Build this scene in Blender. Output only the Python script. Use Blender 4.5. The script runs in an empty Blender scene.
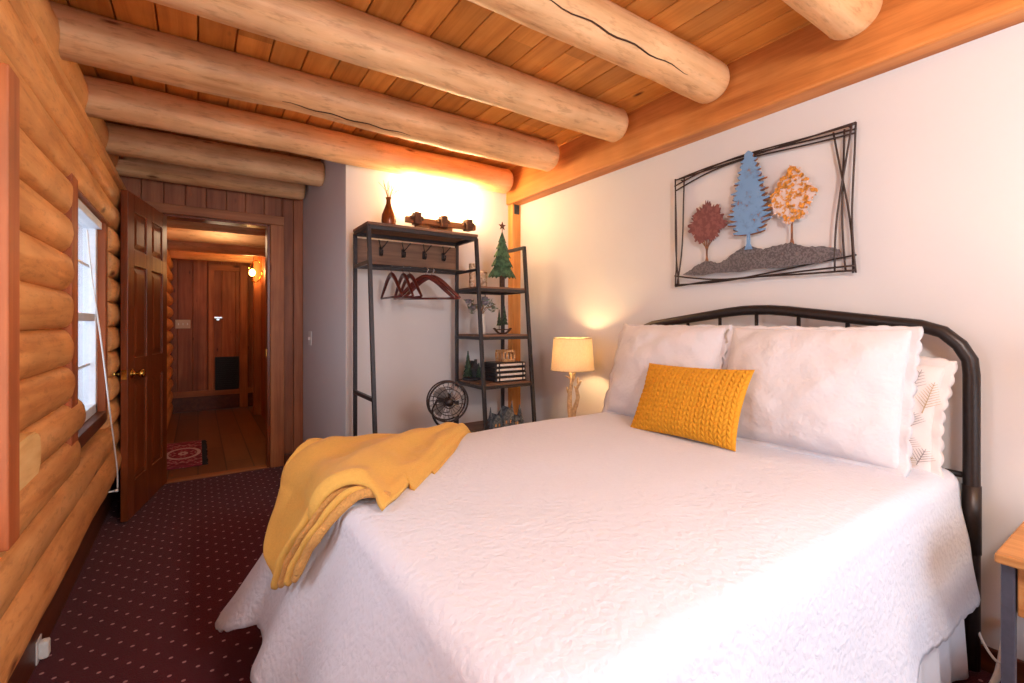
import bpy, bmesh, math, random
from mathutils import Vector, Matrix, noise
random.seed(11)
PI = math.pi
SC = bpy.context.scene
COL = SC.collection

# ------------------------------------------------------------------ materials
def lin(c):
    r = []
    for v in c[:3]:
        v /= 255.0
        r.append(v / 12.92 if v <= 0.04045 else ((v + 0.055) / 1.055) ** 2.4)
    return (r[0], r[1], r[2], 1.0)

class NT:
    def __init__(s, name):
        s.m = bpy.data.materials.new(name)
        s.m.use_nodes = True
        s.t = s.m.node_tree
        s.b = s.t.nodes['Principled BSDF']
        s.out = s.t.nodes['Material Output']
    def n(s, typ, **kw):
        nd = s.t.nodes.new('ShaderNode' + typ)
        for k, v in kw.items():
            if k.startswith('i_'):
                key = k[2:]
                key = int(key) if key.isdigit() else key.replace('_', ' ')
                if isinstance(v, bpy.types.NodeSocket):
                    s.t.links.new(v, nd.inputs[key])
                else:
                    nd.inputs[key].default_value = v
            else:
                setattr(nd, k, v)
        return nd
    def link(s, a, b):
        s.t.links.new(a, b)
    def set(s, key, v):
        if isinstance(v, bpy.types.NodeSocket):
            s.link(v, s.b.inputs[key])
        else:
            s.b.inputs[key].default_value = v
    def coords(s, scale=(1, 1, 1), rnd=True, rot=(0, 0, 0)):
        tc = s.n('TexCoord')
        v = tc.outputs['Object']
        if rnd:
            oi = s.n('ObjectInfo')
            mu = s.n('Math', operation='MULTIPLY', i_0=oi.outputs['Random'], i_1=37.0)
            v = s.n('VectorMath', operation='ADD', i_0=v, i_1=mu.outputs[0]).outputs[0]
        return s.n('Mapping', i_Vector=v, i_Scale=scale, i_Rotation=rot).outputs[0]
    def ramp(s, fac, stops):
        r = s.n('ValToRGB', i_Fac=fac)
        e = r.color_ramp.elements
        while len(e) < len(stops):
            e.new(0.5)
        for el, (p, c) in zip(e, stops):
            el.position = p
            el.color = c
        return r.outputs[0]
    def mix(s, fac, a, b, mode='MIX'):
        m = s.n('MixRGB', blend_type=mode)
        for k, v in (('Fac', fac), ('Color1', a), ('Color2', b)):
            if isinstance(v, bpy.types.NodeSocket):
                s.link(v, m.inputs[k])
            else:
                m.inputs[k].default_value = v
        return m.outputs[0]
    def bump(s, h, strength=0.3, dist=0.01):
        b = s.n('Bump', i_Height=h, i_Strength=strength, i_Distance=dist)
        s.link(b.outputs[0], s.b.inputs['Normal'])

def plain(name, col, rough=0.5, metal=0.0, var=0.08, bump=0.0, bscale=60, spec=0.5, coat=0.0):
    t = NT(name)
    c = lin(col)
    nz = t.n('TexNoise', i_Vector=t.coords(), i_Scale=bscale, i_Detail=4.0)
    d = tuple(x * (1 - 2 * var) for x in c[:3]) + (1,)
    u = tuple(min(1, x * (1 + 2 * var)) for x in c[:3]) + (1,)
    t.set('Base Color', t.ramp(nz.outputs[0], [(0.3, d), (0.7, u)]))
    t.set('Roughness', rough)
    t.set('Metallic', metal)
    t.set('Specular IOR Level', spec)
    if coat:
        t.set('Coat Weight', coat)
    if bump:
        t.bump(nz.outputs[0], bump, 0.01)
    return t.m

def wood(name, base, dark, light, axis=0, grain=14.0, along=1.1, knots=2.2, rough=0.5, bump=0.12, piece=None, pvar=0.25, kdark=(95, 50, 22), kw=0.10, fleck=0.0, spec=0.35, coat=0.0):
    """grain stretched along an axis, blotches, knots; piece = (axis, width): boards of differing tone"""
    t = NT(name)
    sc = [grain] * 3
    sc[axis] = along
    v = t.coords(tuple(sc))
    n1 = t.n('TexNoise', i_Vector=v, i_Scale=1.0, i_Detail=6.0, i_Roughness=0.65, i_Distortion=0.4)
    col = t.ramp(n1.outputs[0], [(0.28, lin(dark)), (0.5, lin(base)), (0.74, lin(light))])
    n2 = t.n('TexNoise', i_Vector=t.coords((1, 1, 1)), i_Scale=3.1, i_Detail=3.0)
    f2 = t.ramp(n2.outputs[0], [(0.3, (0.72, 0.68, 0.62, 1)), (0.68, (1.12, 1.1, 1.06, 1))])
    col = t.mix(0.7, col, f2, 'MULTIPLY')
    if piece:
        tc = t.n('TexCoord')
        sx = t.n('SeparateXYZ', i_Vector=tc.outputs['Object'])
        q = t.n('Math', operation='DIVIDE', i_0=sx.outputs[piece[0]], i_1=piece[1])
        fl = t.n('Math', operation='FLOOR', i_0=q.outputs[0])
        wn = t.n('TexWhiteNoise', noise_dimensions='1D', i_W=fl.outputs[0])
        if len(piece) > 2:
            a = t.n('Math', operation='MULTIPLY_ADD', i_0=wn.outputs[0], i_1=piece[3], i_2=sx.outputs[piece[2]])
            b = t.n('Math', operation='FLOOR', i_0=t.n('Math', operation='DIVIDE', i_0=a.outputs[0], i_1=piece[3]).outputs[0])
            cm = t.n('Math', operation='MULTIPLY_ADD', i_0=b.outputs[0], i_1=17.31, i_2=fl.outputs[0])
            wn = t.n('TexWhiteNoise', noise_dimensions='1D', i_W=cm.outputs[0])
        lo, hi = 1 - pvar, 1 + pvar
        f3 = t.ramp(wn.outputs[0], [(0.0, (lo, lo * 0.95, lo * 0.9, 1)), (1.0, (hi, hi, hi, 1))])
        col = t.mix(1.0, col, f3, 'MULTIPLY')
    if fleck:
        fs = [grain * 3.2] * 3
        fs[axis] = along * 9
        nf = t.n('TexNoise', i_Vector=t.coords(tuple(fs)), i_Scale=1.0, i_Detail=3.0, i_Roughness=0.7)
        ff = t.ramp(nf.outputs[0], [(0.33, (0.70, 0.62, 0.54, 1)), (0.46, (1, 1, 1, 1)), (0.62, (1, 1, 1, 1)), (0.74, (1.14, 1.14, 1.12, 1))])
        col = t.mix(fleck, col, ff, 'MULTIPLY')
    if knots:
        ks = [knots * 1.6] * 3
        ks[axis] = knots * 0.62
        vo = t.n('TexVoronoi', i_Vector=t.coords(tuple(ks)), i_Scale=1.0, i_Randomness=1.0)
        kf = t.ramp(vo.outputs['Distance'], [(0.035, (1, 1, 1, 1)), (kw, (0, 0, 0, 1))])
        col = t.mix(kf, col, lin(kdark))
    t.set('Base Color', col)
    t.set('Roughness', rough)
    t.set('Specular IOR Level', spec)
    if coat:
        t.set('Coat Weight', coat)
        t.set('Coat Roughness', 0.2)
    t.bump(n1.outputs[0], bump, 0.008)
    return t.m

def emit(name, col, strength):
    t = NT(name)
    t.set('Base Color', lin(col))
    t.set('Emission Color', lin(col))
    t.set('Emission Strength', strength)
    t.set('Roughness', 0.4)
    return t.m

def glass(name, tint=(1, 1, 1), gloss=0.08):
    t = NT(name)
    tr = t.n('BsdfTransparent', i_Color=tint + (1,))
    gl = t.n('BsdfGlossy', i_Roughness=0.02)
    lw = t.n('LayerWeight', i_Blend=0.5)
    pw_ = t.n('Math', operation='POWER', i_0=lw.outputs['Facing'], i_1=4.0)
    fr = t.n('Math', operation='MULTIPLY_ADD', i_0=pw_.outputs[0], i_1=0.45, i_2=0.03)
    mx = t.n('MixShader', i_0=fr.outputs[0], i_1=tr.outputs[0], i_2=gl.outputs[0])
    t.link(mx.outputs[0], t.out.inputs['Surface'])
    return t.m

def translucent(name, col, trans=0.5):
    t = NT(name)
    v = t.coords((300, 300, 60))
    nz = t.n('TexNoise', i_Vector=v, i_Scale=1.0, i_Detail=2.0)
    c = lin(col)
    cr = t.ramp(nz.outputs[0], [(0.3, tuple(x * 0.85 for x in c[:3]) + (1,)), (0.7, c)])
    df = t.n('BsdfDiffuse', i_Color=cr)
    tl = t.n('BsdfTranslucent', i_Color=cr)
    mx = t.n('MixShader', i_0=trans, i_1=df.outputs[0], i_2=tl.outputs[0])
    t.link(mx.outputs[0], t.out.inputs['Surface'])
    return t.m

def fabric(name, col, scale=90, bump=0.35, var=0.05, dist=0.004, voro=True, rough=0.9, sheen=0.15):
    t = NT(name)
    v = t.coords((1, 1, 1), rnd=False)
    n1 = t.n('TexNoise', i_Vector=v, i_Scale=scale * 0.5, i_Detail=3.0, i_Distortion=1.5)
    h = n1.outputs[0]
    if voro:
        wv = t.n('VectorMath', operation='ADD', i_0=v, i_1=t.n('VectorMath', operation='SCALE', i_0=t.n('TexNoise', i_Vector=v, i_Scale=scale * 0.3).outputs[1], i_Scale=0.03).outputs[0])
        vo = t.n('TexVoronoi', i_Vector=wv.outputs[0], i_Scale=scale, feature='SMOOTH_F1')
        h = t.n('Math', operation='ADD', i_0=h, i_1=vo.outputs['Distance']).outputs[0]
    c = lin(col)
    t.set('Base Color', t.ramp(n1.outputs[0], [(0.3, tuple(x * (1 - var) for x in c[:3]) + (1,)), (0.7, c)]))
    t.set('Roughness', rough)
    t.set('Specular IOR Level', 0.15)
    t.set('Sheen Weight', sheen)
    t.bump(h, bump, dist)
    return t.m

def carpet_mat():
    t = NT('burgundy_carpet')
    tc = t.n('TexCoord')
    P = tc.outputs['Object']
    rot = t.n('Mapping', i_Vector=P, i_Rotation=(0, 0, 0.0), i_Scale=(1, 1, 0)).outputs[0]
    def dots(off):
        s = t.n('VectorMath', operation='MULTIPLY_ADD', i_0=rot, i_1=(1 / 0.082, 1 / 0.105, 0), i_2=(off, off, 0))
        f = t.n('VectorMath', operation='FRACTION', i_0=s.outputs[0])
        c = t.n('VectorMath', operation='SUBTRACT', i_0=f.outputs[0], i_1=(0.5, 0.5, 0))
        c2 = t.n('VectorMath', operation='MULTIPLY', i_0=c.outputs[0], i_1=(0.8, 1.15, 0))
        d = t.n('VectorMath', operation='LENGTH', i_0=c2.outputs[0])
        return t.n('Math', operation='LESS_THAN', i_0=d.outputs['Value'], i_1=0.066).outputs[0]
    m = t.n('Math', operation='MAXIMUM', i_0=dots(0.0), i_1=dots(0.5)).outputs[0]
    nz = t.n('TexNoise', i_Vector=P, i_Scale=260.0, i_Detail=2.0)
    base = t.ramp(nz.outputs[0], [(0.3, lin((58, 8, 20))), (0.7, lin((104, 22, 38)))])
    col = t.mix(m, base, lin((190, 132, 134)))
    t.set('Base Color', col)
    t.set('Roughness', 0.95)
    t.set('Specular IOR Level', 0.1)
    t.set('Sheen Weight', 0.1)
    t.bump(nz.outputs[0], 0.5, 0.01)
    return t.m

def rug_mat():
    t = NT('oriental_rug')
    tc = t.n('TexCoord')
    P = tc.outputs['Object']
    s = t.n('SeparateXYZ', i_Vector=P)
    ax = t.n('Math', operation='ABSOLUTE', i_0=s.outputs[0]).outputs[0]
    ay = t.n('Math', operation='ABSOLUTE', i_0=s.outputs[1]).outputs[0]
    ell = t.n('VectorMath', operation='LENGTH', i_0=t.n('VectorMath', operation='MULTIPLY', i_0=P, i_1=(4.2, 2.6, 0)).outputs[0]).outputs['Value']
    vo = t.n('TexVoronoi', i_Vector=t.n('CombineXYZ', i_X=ax, i_Y=ay).outputs[0], i_Scale=30.0)
    pat = t.ramp(vo.outputs['Distance'], [(0.25, lin((196, 150, 150))), (0.32, lin((168, 52, 78))), (0.7, lin((120, 28, 52)))])
    w = t.n('Math', operation='SINE', i_0=t.n('Math', operation='MULTIPLY', i_0=ell, i_1=15.0).outputs[0]).outputs[0]
    ring = t.n('Math', operation='GREATER_THAN', i_0=w, i_1=0.62).outputs[0]
    inn = t.n('Math', operation='LESS_THAN', i_0=ell, i_1=0.9).outputs[0]
    mm = t.n('Math', operation='MULTIPLY', i_0=ring, i_1=inn).outputs[0]
    col = t.mix(mm, pat, lin((205, 165, 165)))
    bd = t.n('Math', operation='MAXIMUM', i_0=t.n('Math', operation='GREATER_THAN', i_0=ax, i_1=0.245).outputs[0], i_1=t.n('Math', operation='GREATER_THAN', i_0=ay, i_1=0.44).outputs[0]).outputs[0]
    col = t.mix(bd, col, t.mix(0.5, pat, lin((150, 60, 80))))
    t.set('Base Color', col)
    t.set('Roughness', 0.95)
    t.bump(vo.outputs['Distance'], 0.3, 0.005)
    return t.m

def tile_mat():
    t = NT('brown_plank_floor')
    v = t.coords((1, 1, 1), rnd=False, rot=(0, 0, PI / 2))
    br = t.n('TexBrick', i_Vector=v, i_Scale=1.0)
    br.inputs['Color1'].default_value = lin((134, 82, 46))
    br.inputs['Color2'].default_value = lin((112, 66, 38))
    br.inputs['Mortar'].default_value = lin((60, 36, 22))
    br.inputs['Mortar Size'].default_value = 0.006
    br.inputs['Brick Width'].default_value = 1.2
    br.inputs['Row Height'].default_value = 0.2
    n1 = t.n('TexNoise', i_Vector=t.coords((14, 1.5, 1), rnd=False), i_Scale=1.0, i_Detail=5.0)
    f = t.ramp(n1.outputs[0], [(0.3, (0.75, 0.72, 0.7, 1)), (0.7, (1.1, 1.1, 1.1, 1))])
    t.set('Base Color', t.mix(0.8, br.outputs[0], f, 'MULTIPLY'))
    t.set('Roughness', 0.35)
    t.bump(br.outputs['Fac'], -0.2, 0.004)
    return t.m

def plaster(name, col):
    t = NT(name)
    v = t.coords((1, 1, 1), rnd=False)
    n1 = t.n('TexNoise', i_Vector=v, i_Scale=26.0, i_Detail=5.0)
    n2 = t.n('TexNoise', i_Vector=v, i_Scale=2.0, i_Detail=2.0)
    c = lin(col)
    t.set('Base Color', t.ramp(n2.outputs[0], [(0.3, tuple(x * 0.965 for x in c[:3]) + (1,)), (0.7, c)]))
    t.set('Roughness', 0.85)
    t.set('Specular IOR Level', 0.2)
    t.bump(n1.outputs[0], 0.07, 0.01)
    return t.m

def mottled(name, a, b, scale=40, cut=0.5, c=None, rough=0.6):
    t = NT(name)
    v = t.coords((1, 1, 1))
    vo = t.n('TexNoise', i_Vector=v, i_Scale=scale, i_Detail=3.0, i_Roughness=0.6)
    st = [(cut - 0.04, lin(a)), (cut + 0.04, lin(b))]
    if c:
        st.append((cut + 0.16, lin(c)))
    t.set('Base Color', t.ramp(vo.outputs[0], st))
    t.set('Roughness', rough)
    t.set('Metallic', 0.15)
    t.bump(vo.outputs[0], 0.3, 0.003)
    return t.m

M = {}
M['log'] = wood('honey_log', (224, 158, 94), (192, 120, 62), (236, 178, 116), fleck=0.6, axis=1, grain=16, along=1.3, knots=3.4, kw=0.12, bump=0.25, kdark=(120, 62, 28))
M['beam'] = wood('peeled_beam', (230, 180, 130), (204, 146, 94), (242, 200, 154), fleck=0.7, axis=0, grain=13, along=1.0, knots=3.6, kw=0.10, bump=0.22, kdark=(128, 74, 38))
M['beamend'] = wood('beam_end_grain', (214, 164, 108), (188, 132, 80), (226, 180, 124), axis=0, grain=30, along=30, knots=0, bump=0.15)
M['plank'] = wood('ceiling_plank', (220, 150, 72), (196, 124, 54), (232, 168, 92), axis=1, grain=20, along=1.1, knots=3.6, piece=(0, 0.145, 1, 1.3), pvar=0.2, kdark=(104, 50, 18))
M['gbeam'] = wood('square_beam', (206, 130, 66), (168, 96, 44), (224, 156, 90), axis=1, grain=14, along=0.9, knots=2.0, kdark=(104, 66, 44))
M['post'] = wood('corner_post_wood', (216, 148, 78), (186, 112, 52), (232, 172, 104), axis=2, grain=16, along=1.0, knots=2.2)
M['board'] = wood('knotty_pine_board', (160, 96, 62), (126, 68, 42), (184, 120, 82), axis=2, grain=17, along=1.0, knots=4.4, piece=(0, 0.135), pvar=0.16, kdark=(74, 34, 18))
M['boardy'] = wood('knotty_pine_board_side', (158, 92, 56), (122, 64, 36), (180, 114, 74), axis=2, grain=17, along=1.0, knots=4.4, piece=(1, 0.135), pvar=0.2, kdark=(74, 34, 18))
M['casing'] = wood('pine_casing', (176, 106, 62), (142, 78, 42), (198, 130, 82), axis=2, grain=18, along=1.0, knots=2.4, kdark=(92, 46, 24))
M['casingh'] = wood('pine_casing_flat', (170, 104, 62), (140, 78, 42), (192, 126, 80), axis=0, grain=18, along=1.0, knots=2.4, kdark=(92, 46, 24))
M['redwood'] = wood('red_window_casing', (172, 92, 48), (142, 68, 34), (190, 112, 62), axis=2, grain=18, along=0.9, knots=1.2, kdark=(96, 44, 24))
M['door'] = wood('door_mahogany', (132, 64, 30), (104, 46, 20), (156, 82, 42), axis=2, grain=24, along=1.2, knots=0, rough=0.36, bump=0.05, coat=0.12)
M['basew'] = wood('dark_baseboard', (98, 50, 28), (74, 36, 20), (120, 66, 38), axis=1, grain=20, along=1.0, knots=0, rough=0.4)
M['rackwood'] = wood('rustic_brown_board', (128, 94, 74), (96, 68, 54), (156, 120, 96), axis=0, grain=26, along=1.4, knots=2.5, rough=0.55, kdark=(70, 46, 34))
M['standtop'] = wood('oak_top', (190, 132, 74), (160, 104, 54), (210, 156, 96), axis=1, grain=24, along=1.4, knots=2.0)
M['woven'] = wood('woven_drawer', (150, 104, 70), (108, 70, 46), (184, 138, 98), axis=1, grain=90, along=30, knots=0, bump=0.6)
M['slate'] = plain('slate_paint', (66, 66, 78), 0.5)
M['metal'] = plain('charcoal_metal', (58, 54, 56), 0.42, 0.35, spec=0.4)
M['bedmetal'] = plain('bronze_black_metal', (50, 42, 40), 0.38, 0.5)
M['wire'] = plain('brown_black_wire', (62, 48, 44), 0.5, 0.4)
M['brass'] = plain('polished_brass', (214, 168, 80), 0.2, 1.0, var=0.03)
M['chrome'] = plain('bright_steel', (205, 205, 205), 0.2, 1.0, var=0.02)
M['white'] = plaster('warm_white_wall', (216, 213, 212))
M['white2'] = plaster('closet_white_wall', (218, 214, 213))
M['vinyl'] = plain('white_vinyl', (232, 234, 238), 0.4, var=0.02)
M['plastic'] = plain('white_plastic', (235, 233, 228), 0.35, var=0.02)
M['plate'] = plain('almond_plate', (200, 176, 148), 0.4, var=0.03)
M['carpet'] = carpet_mat()
M['rug'] = rug_mat()
M['fringe'] = plain('dark_fringe', (34, 30, 40), 0.9)
M['tile'] = tile_mat()
M['quilt'] = fabric('white_matelasse', (214, 216, 227), 66, 0.42, 0.02, 0.007)
M['sham'] = fabric('white_sham_cotton', (217, 213, 216), 62, 0.3, 0.02, 0.006)
M['skirt'] = fabric('bed_skirt_cotton', (226, 224, 230), 40, 0.15, 0.03, voro=False)
M['mattress'] = fabric('mattress_ticking', (222, 218, 216), 50, 0.2, 0.03)
M['print'] = fabric('printed_case_cotton', (228, 218, 214), 80, 0.1, 0.02, voro=False)
M['inkgrey'] = plain('grey_print', (150, 140, 138), 0.9)
M['inktan'] = plain('tan_print', (186, 162, 130), 0.9)
M['inkrose'] = plain('rose_print', (176, 150, 148), 0.9)
M['knit'] = fabric('mustard_knit', (216, 152, 44), 260, 0.3, 0.1, 0.003, sheen=0.05)
M['throw'] = fabric('golden_plush', (222, 172, 86), 240, 0.3, 0.1, 0.004, sheen=0.08)
M['throwin'] = fabric('golden_sherpa_underside', (204, 150, 84), 150, 0.6, 0.12, 0.006, sheen=0.1)
M['shade'] = translucent('linen_shade', (222, 194, 156), 0.14)
M['branch'] = plain('pale_faux_branch', (186, 160, 124), 0.7, var=0.15, bump=0.5, bscale=50)
M['bulb'] = emit('warm_bulb', (255, 214, 150), 60)
M['vglass'] = emit('frosted_lit_shade', (255, 226, 170), 22)
M['bowl'] = emit('fill_lamp_bowl', (255, 232, 200), 6)  # glowing bowl of the added fill lamps
M['hbulb'] = emit('hall_bulb', (255, 180, 90), 40)
M['rustwood'] = wood('rustic_light_bar', (132, 84, 48), (98, 58, 32), (160, 108, 66), axis=0, grain=20, along=1.5, knots=0)
M['amber'] = plain('amber_bottle', (112, 58, 26), 0.25, 0.35, var=0.3, bscale=14)
M['twig'] = plain('dry_twig', (150, 112, 70), 0.8)
M['hang'] = wood('cherry_hanger', (92, 32, 26), (66, 20, 18), (120, 48, 38), axis=0, grain=40, along=6, knots=0, rough=0.3, coat=0.4)
M['tin'] = mottled('green_tin', (44, 74, 54), (66, 104, 76), 30, 0.5)
M['dkgreen'] = mottled('dark_green_tin', (48, 62, 48), (74, 94, 70), 60, 0.5)
M['rust'] = plain('rusty_iron', (88, 58, 44), 0.7, 0.4, var=0.2)
M['blackish'] = plain('cast_iron', (56, 56, 60), 0.55, 0.3, var=0.25, bscale=40)
M['pewter'] = mottled('pewter_village', (74, 80, 88), (110, 116, 124), 50, 0.5)
M['bark'] = mottled('birch_bark', (196, 168, 136), (222, 200, 172), 24, 0.45, (150, 116, 84))
M['copperc'] = mottled('copper_candle_box', (196, 138, 84), (226, 180, 128), 30, 0.5, (150, 96, 56))
M['blackbox'] = plain('black_tray', (34, 26, 28), 0.4)
M['label'] = plain('cream_band', (232, 220, 206), 0.6, var=0.04)
M['leaf'] = mottled('sage_leaf', (112, 120, 100), (150, 156, 136), 60, 0.5)
M['petal'] = plain('dusty_bloom', (138, 132, 140), 0.8, var=0.2)
M['ceramic'] = plain('white_ceramic', (226, 218, 206), 0.3, var=0.04)
M['treeblue'] = mottled('blue_patina', (146, 100, 74), (104, 142, 182), 26, 0.345, (116, 156, 198))
M['treered'] = mottled('maroon_patina', (112, 62, 62), (132, 80, 78), 40, 0.5)
M['treegold'] = mottled('gold_mottled_patina', (206, 142, 56), (216, 200, 196), 46, 0.46)
M['treeedge'] = mottled('rusty_edge', (150, 98, 62), (122, 84, 66), 40, 0.5)
M['iron'] = mottled('grey_hammered_iron', (84, 78, 80), (112, 106, 108), 120, 0.5)
M['glass'] = glass('window_glass', (0.95, 0.97, 1.0))
M['fanblade'] = plain('smoke_fan_blade', (150, 140, 134), 0.3, 0.3)
M['vent'] = plain('black_vent', (16, 15, 16), 0.5)
M['palecut'] = wood('pale_cut_wood', (232, 190, 126), (214, 166, 102), (240, 204, 146), axis=1, grain=22, along=3, knots=0)
M['snow'] = plain('snowy_ground', (225, 230, 238), 0.9, var=0.05, bscale=2)

# ------------------------------------------------------------------ mesh tools
class MB:
    def __init__(s):
        s.bm = bmesh.new()
        s.mi = 0
    def face(s, vs):
        try:
            f = s.bm.faces.new(vs)
            f.material_index = s.mi
            f.smooth = True
            return f
        except ValueError:
            return None
    def box(s, x0, x1, y0, y1, z0, z1, bev=0.0, mat=None):
        vs = [s.bm.verts.new((x, y, z)) for x in (x0, x1) for y in (y0, y1) for z in (z0, z1)]
        fs = []
        for idx in ((0, 1, 3, 2), (4, 6, 7, 5), (0, 4, 5, 1), (2, 3, 7, 6), (0, 2, 6, 4), (1, 5, 7, 3)):
            f = s.bm.faces.new([vs[i] for i in idx])
            f.material_index = s.mi
            fs.append(f)
        if bev > 0:
            es = list({e for f in fs for e in f.edges})
            r = bmesh.ops.bevel(s.bm, geom=es, offset=bev, segments=2, affect='EDGES', profile=0.5)
            vs = list({v for f in r['faces'] for v in f.verts})
            for f in r['faces']:
                f.material_index = s.mi
        if mat is not None:
            bmesh.ops.transform(s.bm, matrix=mat, verts=vs)
        return s
    def obox(s, c, d, up, w, t, L, bev=0.0):
        """box centred c, length L along d, width w across, t along up"""
        d = Vector(d).normalized()
        up = Vector(up)
        sd = d.cross(up).normalized()
        up = sd.cross(d).normalized()
        m = Matrix((sd, d, up)).transposed().to_4x4()
        m.translation = Vector(c)
        return s.box(-w / 2, w / 2, -L / 2, L / 2, -t / 2, t / 2, bev, m)
    def bar(s, a, b, w, t=None, up=(0, 0, 1), bev=0.0):
        a, b = Vector(a), Vector(b)
        u = Vector(up)
        if abs((b - a).normalized().dot(u)) > 0.98:
            u = Vector((0, 1, 0))
        return s.obox((a + b) / 2, b - a, u, w, t or w, (b - a).length, bev)
    def tube(s, pts, r, n=8, cap=True, sx=1.0, closed=False, ref=None):
        pts = [Vector(p) for p in pts]
        N = len(pts)
        rs = r if isinstance(r, (list, tuple)) else [r] * N
        rings = []
        last = Vector(ref) if ref else None
        for i, p in enumerate(pts):
            if closed:
                d = (pts[(i + 1) % N] - pts[i - 1])
            else:
                d = (pts[min(i + 1, N - 1)] - pts[max(i - 1, 0)])
            d.normalize()
            if last is None:
                a = Vector((0, 0, 1)) if abs(d.z) < 0.9 else Vector((1, 0, 0))
            else:
                a = last
            u = (a - d * a.dot(d))
            if u.length < 1e-5:
                u = d.orthogonal()
            u.normalize()
            last = u
            w = d.cross(u)
            rings.append([s.bm.verts.new(p + (u * math.cos(2 * PI * k / n) + w * math.sin(2 * PI * k / n) * sx) * rs[i]) for k in range(n)])
        for i in range(N if closed else N - 1):
            A, B = rings[i], rings[(i + 1) % N]
            for k in range(n):
                s.face([A[k], A[(k + 1) % n], B[(k + 1) % n], B[k]])
        if cap and not closed:
            s.face(rings[0][::-1])
            s.face(rings[-1])
        return s
    def lathe(s, prof, c=(0, 0, 0), n=24, cap=True):
        c = Vector(c)
        rings = [[s.bm.verts.new(c + Vector((r * math.cos(2 * PI * k / n), r * math.sin(2 * PI * k / n), z))) for k in range(n)] for r, z in prof]
        for A, B in zip(rings, rings[1:]):
            for k in range(n):
                s.face([A[k], A[(k + 1) % n], B[(k + 1) % n], B[k]])
        if cap:
            s.face(rings[0][::-1])
            s.face(rings[-1])
        return s
    def sphere(s, c, r, seg=12, sq=(1, 1, 1)):
        m = Matrix.Translation(Vector(c)) @ Matrix.Diagonal((r * sq[0], r * sq[1], r * sq[2], 1))
        res = bmesh.ops.create_uvsphere(s.bm, u_segments=seg, v_segments=max(6, seg * 2 // 3), radius=1, matrix=m)
        for v in res['verts']:
            for f in v.link_faces:
                f.smooth = True
                f.material_index = s.mi
        return s
    def prism(s, poly, d):
        """extrude an ordered loop of 3-D points by vector d"""
        d = Vector(d)
        A = [s.bm.verts.new(Vector(p)) for p in poly]
        B = [s.bm.verts.new(Vector(p) + d) for p in poly]
        n = len(poly)
        fs = [s.bm.faces.new(A[::-1]), s.bm.faces.new(B)]
        for i in range(n):
            fs.append(s.bm.faces.new([A[i], A[(i + 1) % n], B[(i + 1) % n], B[i]]))
        for f in fs:
            f.material_index = s.mi
        return s
    def grid(s, fn, nu, nv, closed_u=False):
        V = [[s.bm.verts.new(fn(i / nu, j / nv)) for j in range(nv + 1)] for i in range(nu if closed_u else nu + 1)]
        for i in range(nu):
            A, B = V[i], V[(i + 1) % len(V)]
            for j in range(nv):
                s.face([A[j], B[j], B[j + 1], A[j + 1]])
        return V
    def build(s, name, mats, parent=None, smooth=None, wloc=None, solid=0.0, sub=0, offset=-1):
        bmesh.ops.recalc_face_normals(s.bm, faces=s.bm.faces)
        me = bpy.data.meshes.new(name)
        s.bm.to_mesh(me)
        s.bm.free()
        o = bpy.data.objects.new(name, me)
        COL.objects.link(o)
        for m in (mats if isinstance(mats, (list, tuple)) else [mats]):
            me.materials.append(m)
        w = Vector((0, 0, 0))
        if parent is not None:
            o.parent = parent
            q = parent
            while q is not None:
                w += Vector(q.location)
                q = q.parent
        elif wloc is not None:
            w = Vector(wloc)
            o.location = w
        if w.length:
            me.transform(Matrix.Translation(-w))
        if smooth is True:
            for p in me.polygons:
                p.use_smooth = True
        elif smooth is False:
            for p in me.polygons:
                p.use_smooth = False
        if solid:
            md = o.modifiers.new('solid', 'SOLIDIFY')
            md.thickness = solid
            md.offset = offset
        if sub:
            md = o.modifiers.new('sub', 'SUBSURF')
            md.levels = sub
            md.render_levels = sub
        return o

def thing(name, label, cat, loc=(0, 0, 0), group=None):
    o = bpy.data.objects.new(name, None)
    o.empty_display_size = 0.1
    COL.objects.link(o)
    o.location = loc
    return tag(o, label, cat, group)

def tag(o, label, cat, group=None, kind=None):
    o['label'] = label
    o['category'] = cat
    if group:
        o['group'] = group
    if kind:
        o['kind'] = kind
    return o

def struct(o, label=None):
    o['kind'] = 'structure'
    if label:
        o['label'] = label
    return o

def sroot(name, loc=(0, 0, 0), label=None):
    o = bpy.data.objects.new(name, None)
    COL.objects.link(o)
    o.location = loc
    return struct(o, label)

def copy_tree(o, parent=None):
    c = o.copy()
    COL.objects.link(c)
    c.parent = parent
    for ch in list(o.children):
        copy_tree(ch, c)
    return c

def sm(x):
    x = max(0.0, min(1.0, x))
    return x * x * (3 - 2 * x)

def nz(*p):
    return noise.noise(Vector(p))

def spline(pts, n):
    """Catmull-Rom through points -> n+1 samples"""
    pts = [Vector(p) for p in pts]
    P = [pts[0] * 2 - pts[1]] + pts + [pts[-1] * 2 - pts[-2]]
    out = []
    S = len(pts) - 1
    for i in range(n + 1):
        t = i / n * S
        k = min(int(t), S - 1)
        u = t - k
        a, b, c, d = P[k:k + 4]
        out.append(0.5 * ((2 * b) + (c - a) * u + (2 * a - 5 * b + 4 * c - d) * u * u + (3 * b - a - 3 * c + d) * u ** 3))
    return out

# ------------------------------------------------------------------ camera
F, CX, Y0, H = 465.0, 512.0, 323.0, 1.22
TH = math.atan(314 / 465)
cam = bpy.data.cameras.new('camera')
co = bpy.data.objects.new('camera', cam)
COL.objects.link(co)
co.location = (0, 0, H)
co.rotation_euler = (PI / 2, 0, -TH)
cam.sensor_width = 36
cam.lens = F / 1024 * 36
cam.shift_y = -(341.5 - Y0) / 1024
cam.clip_start = 0.02
SC.camera = co

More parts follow.
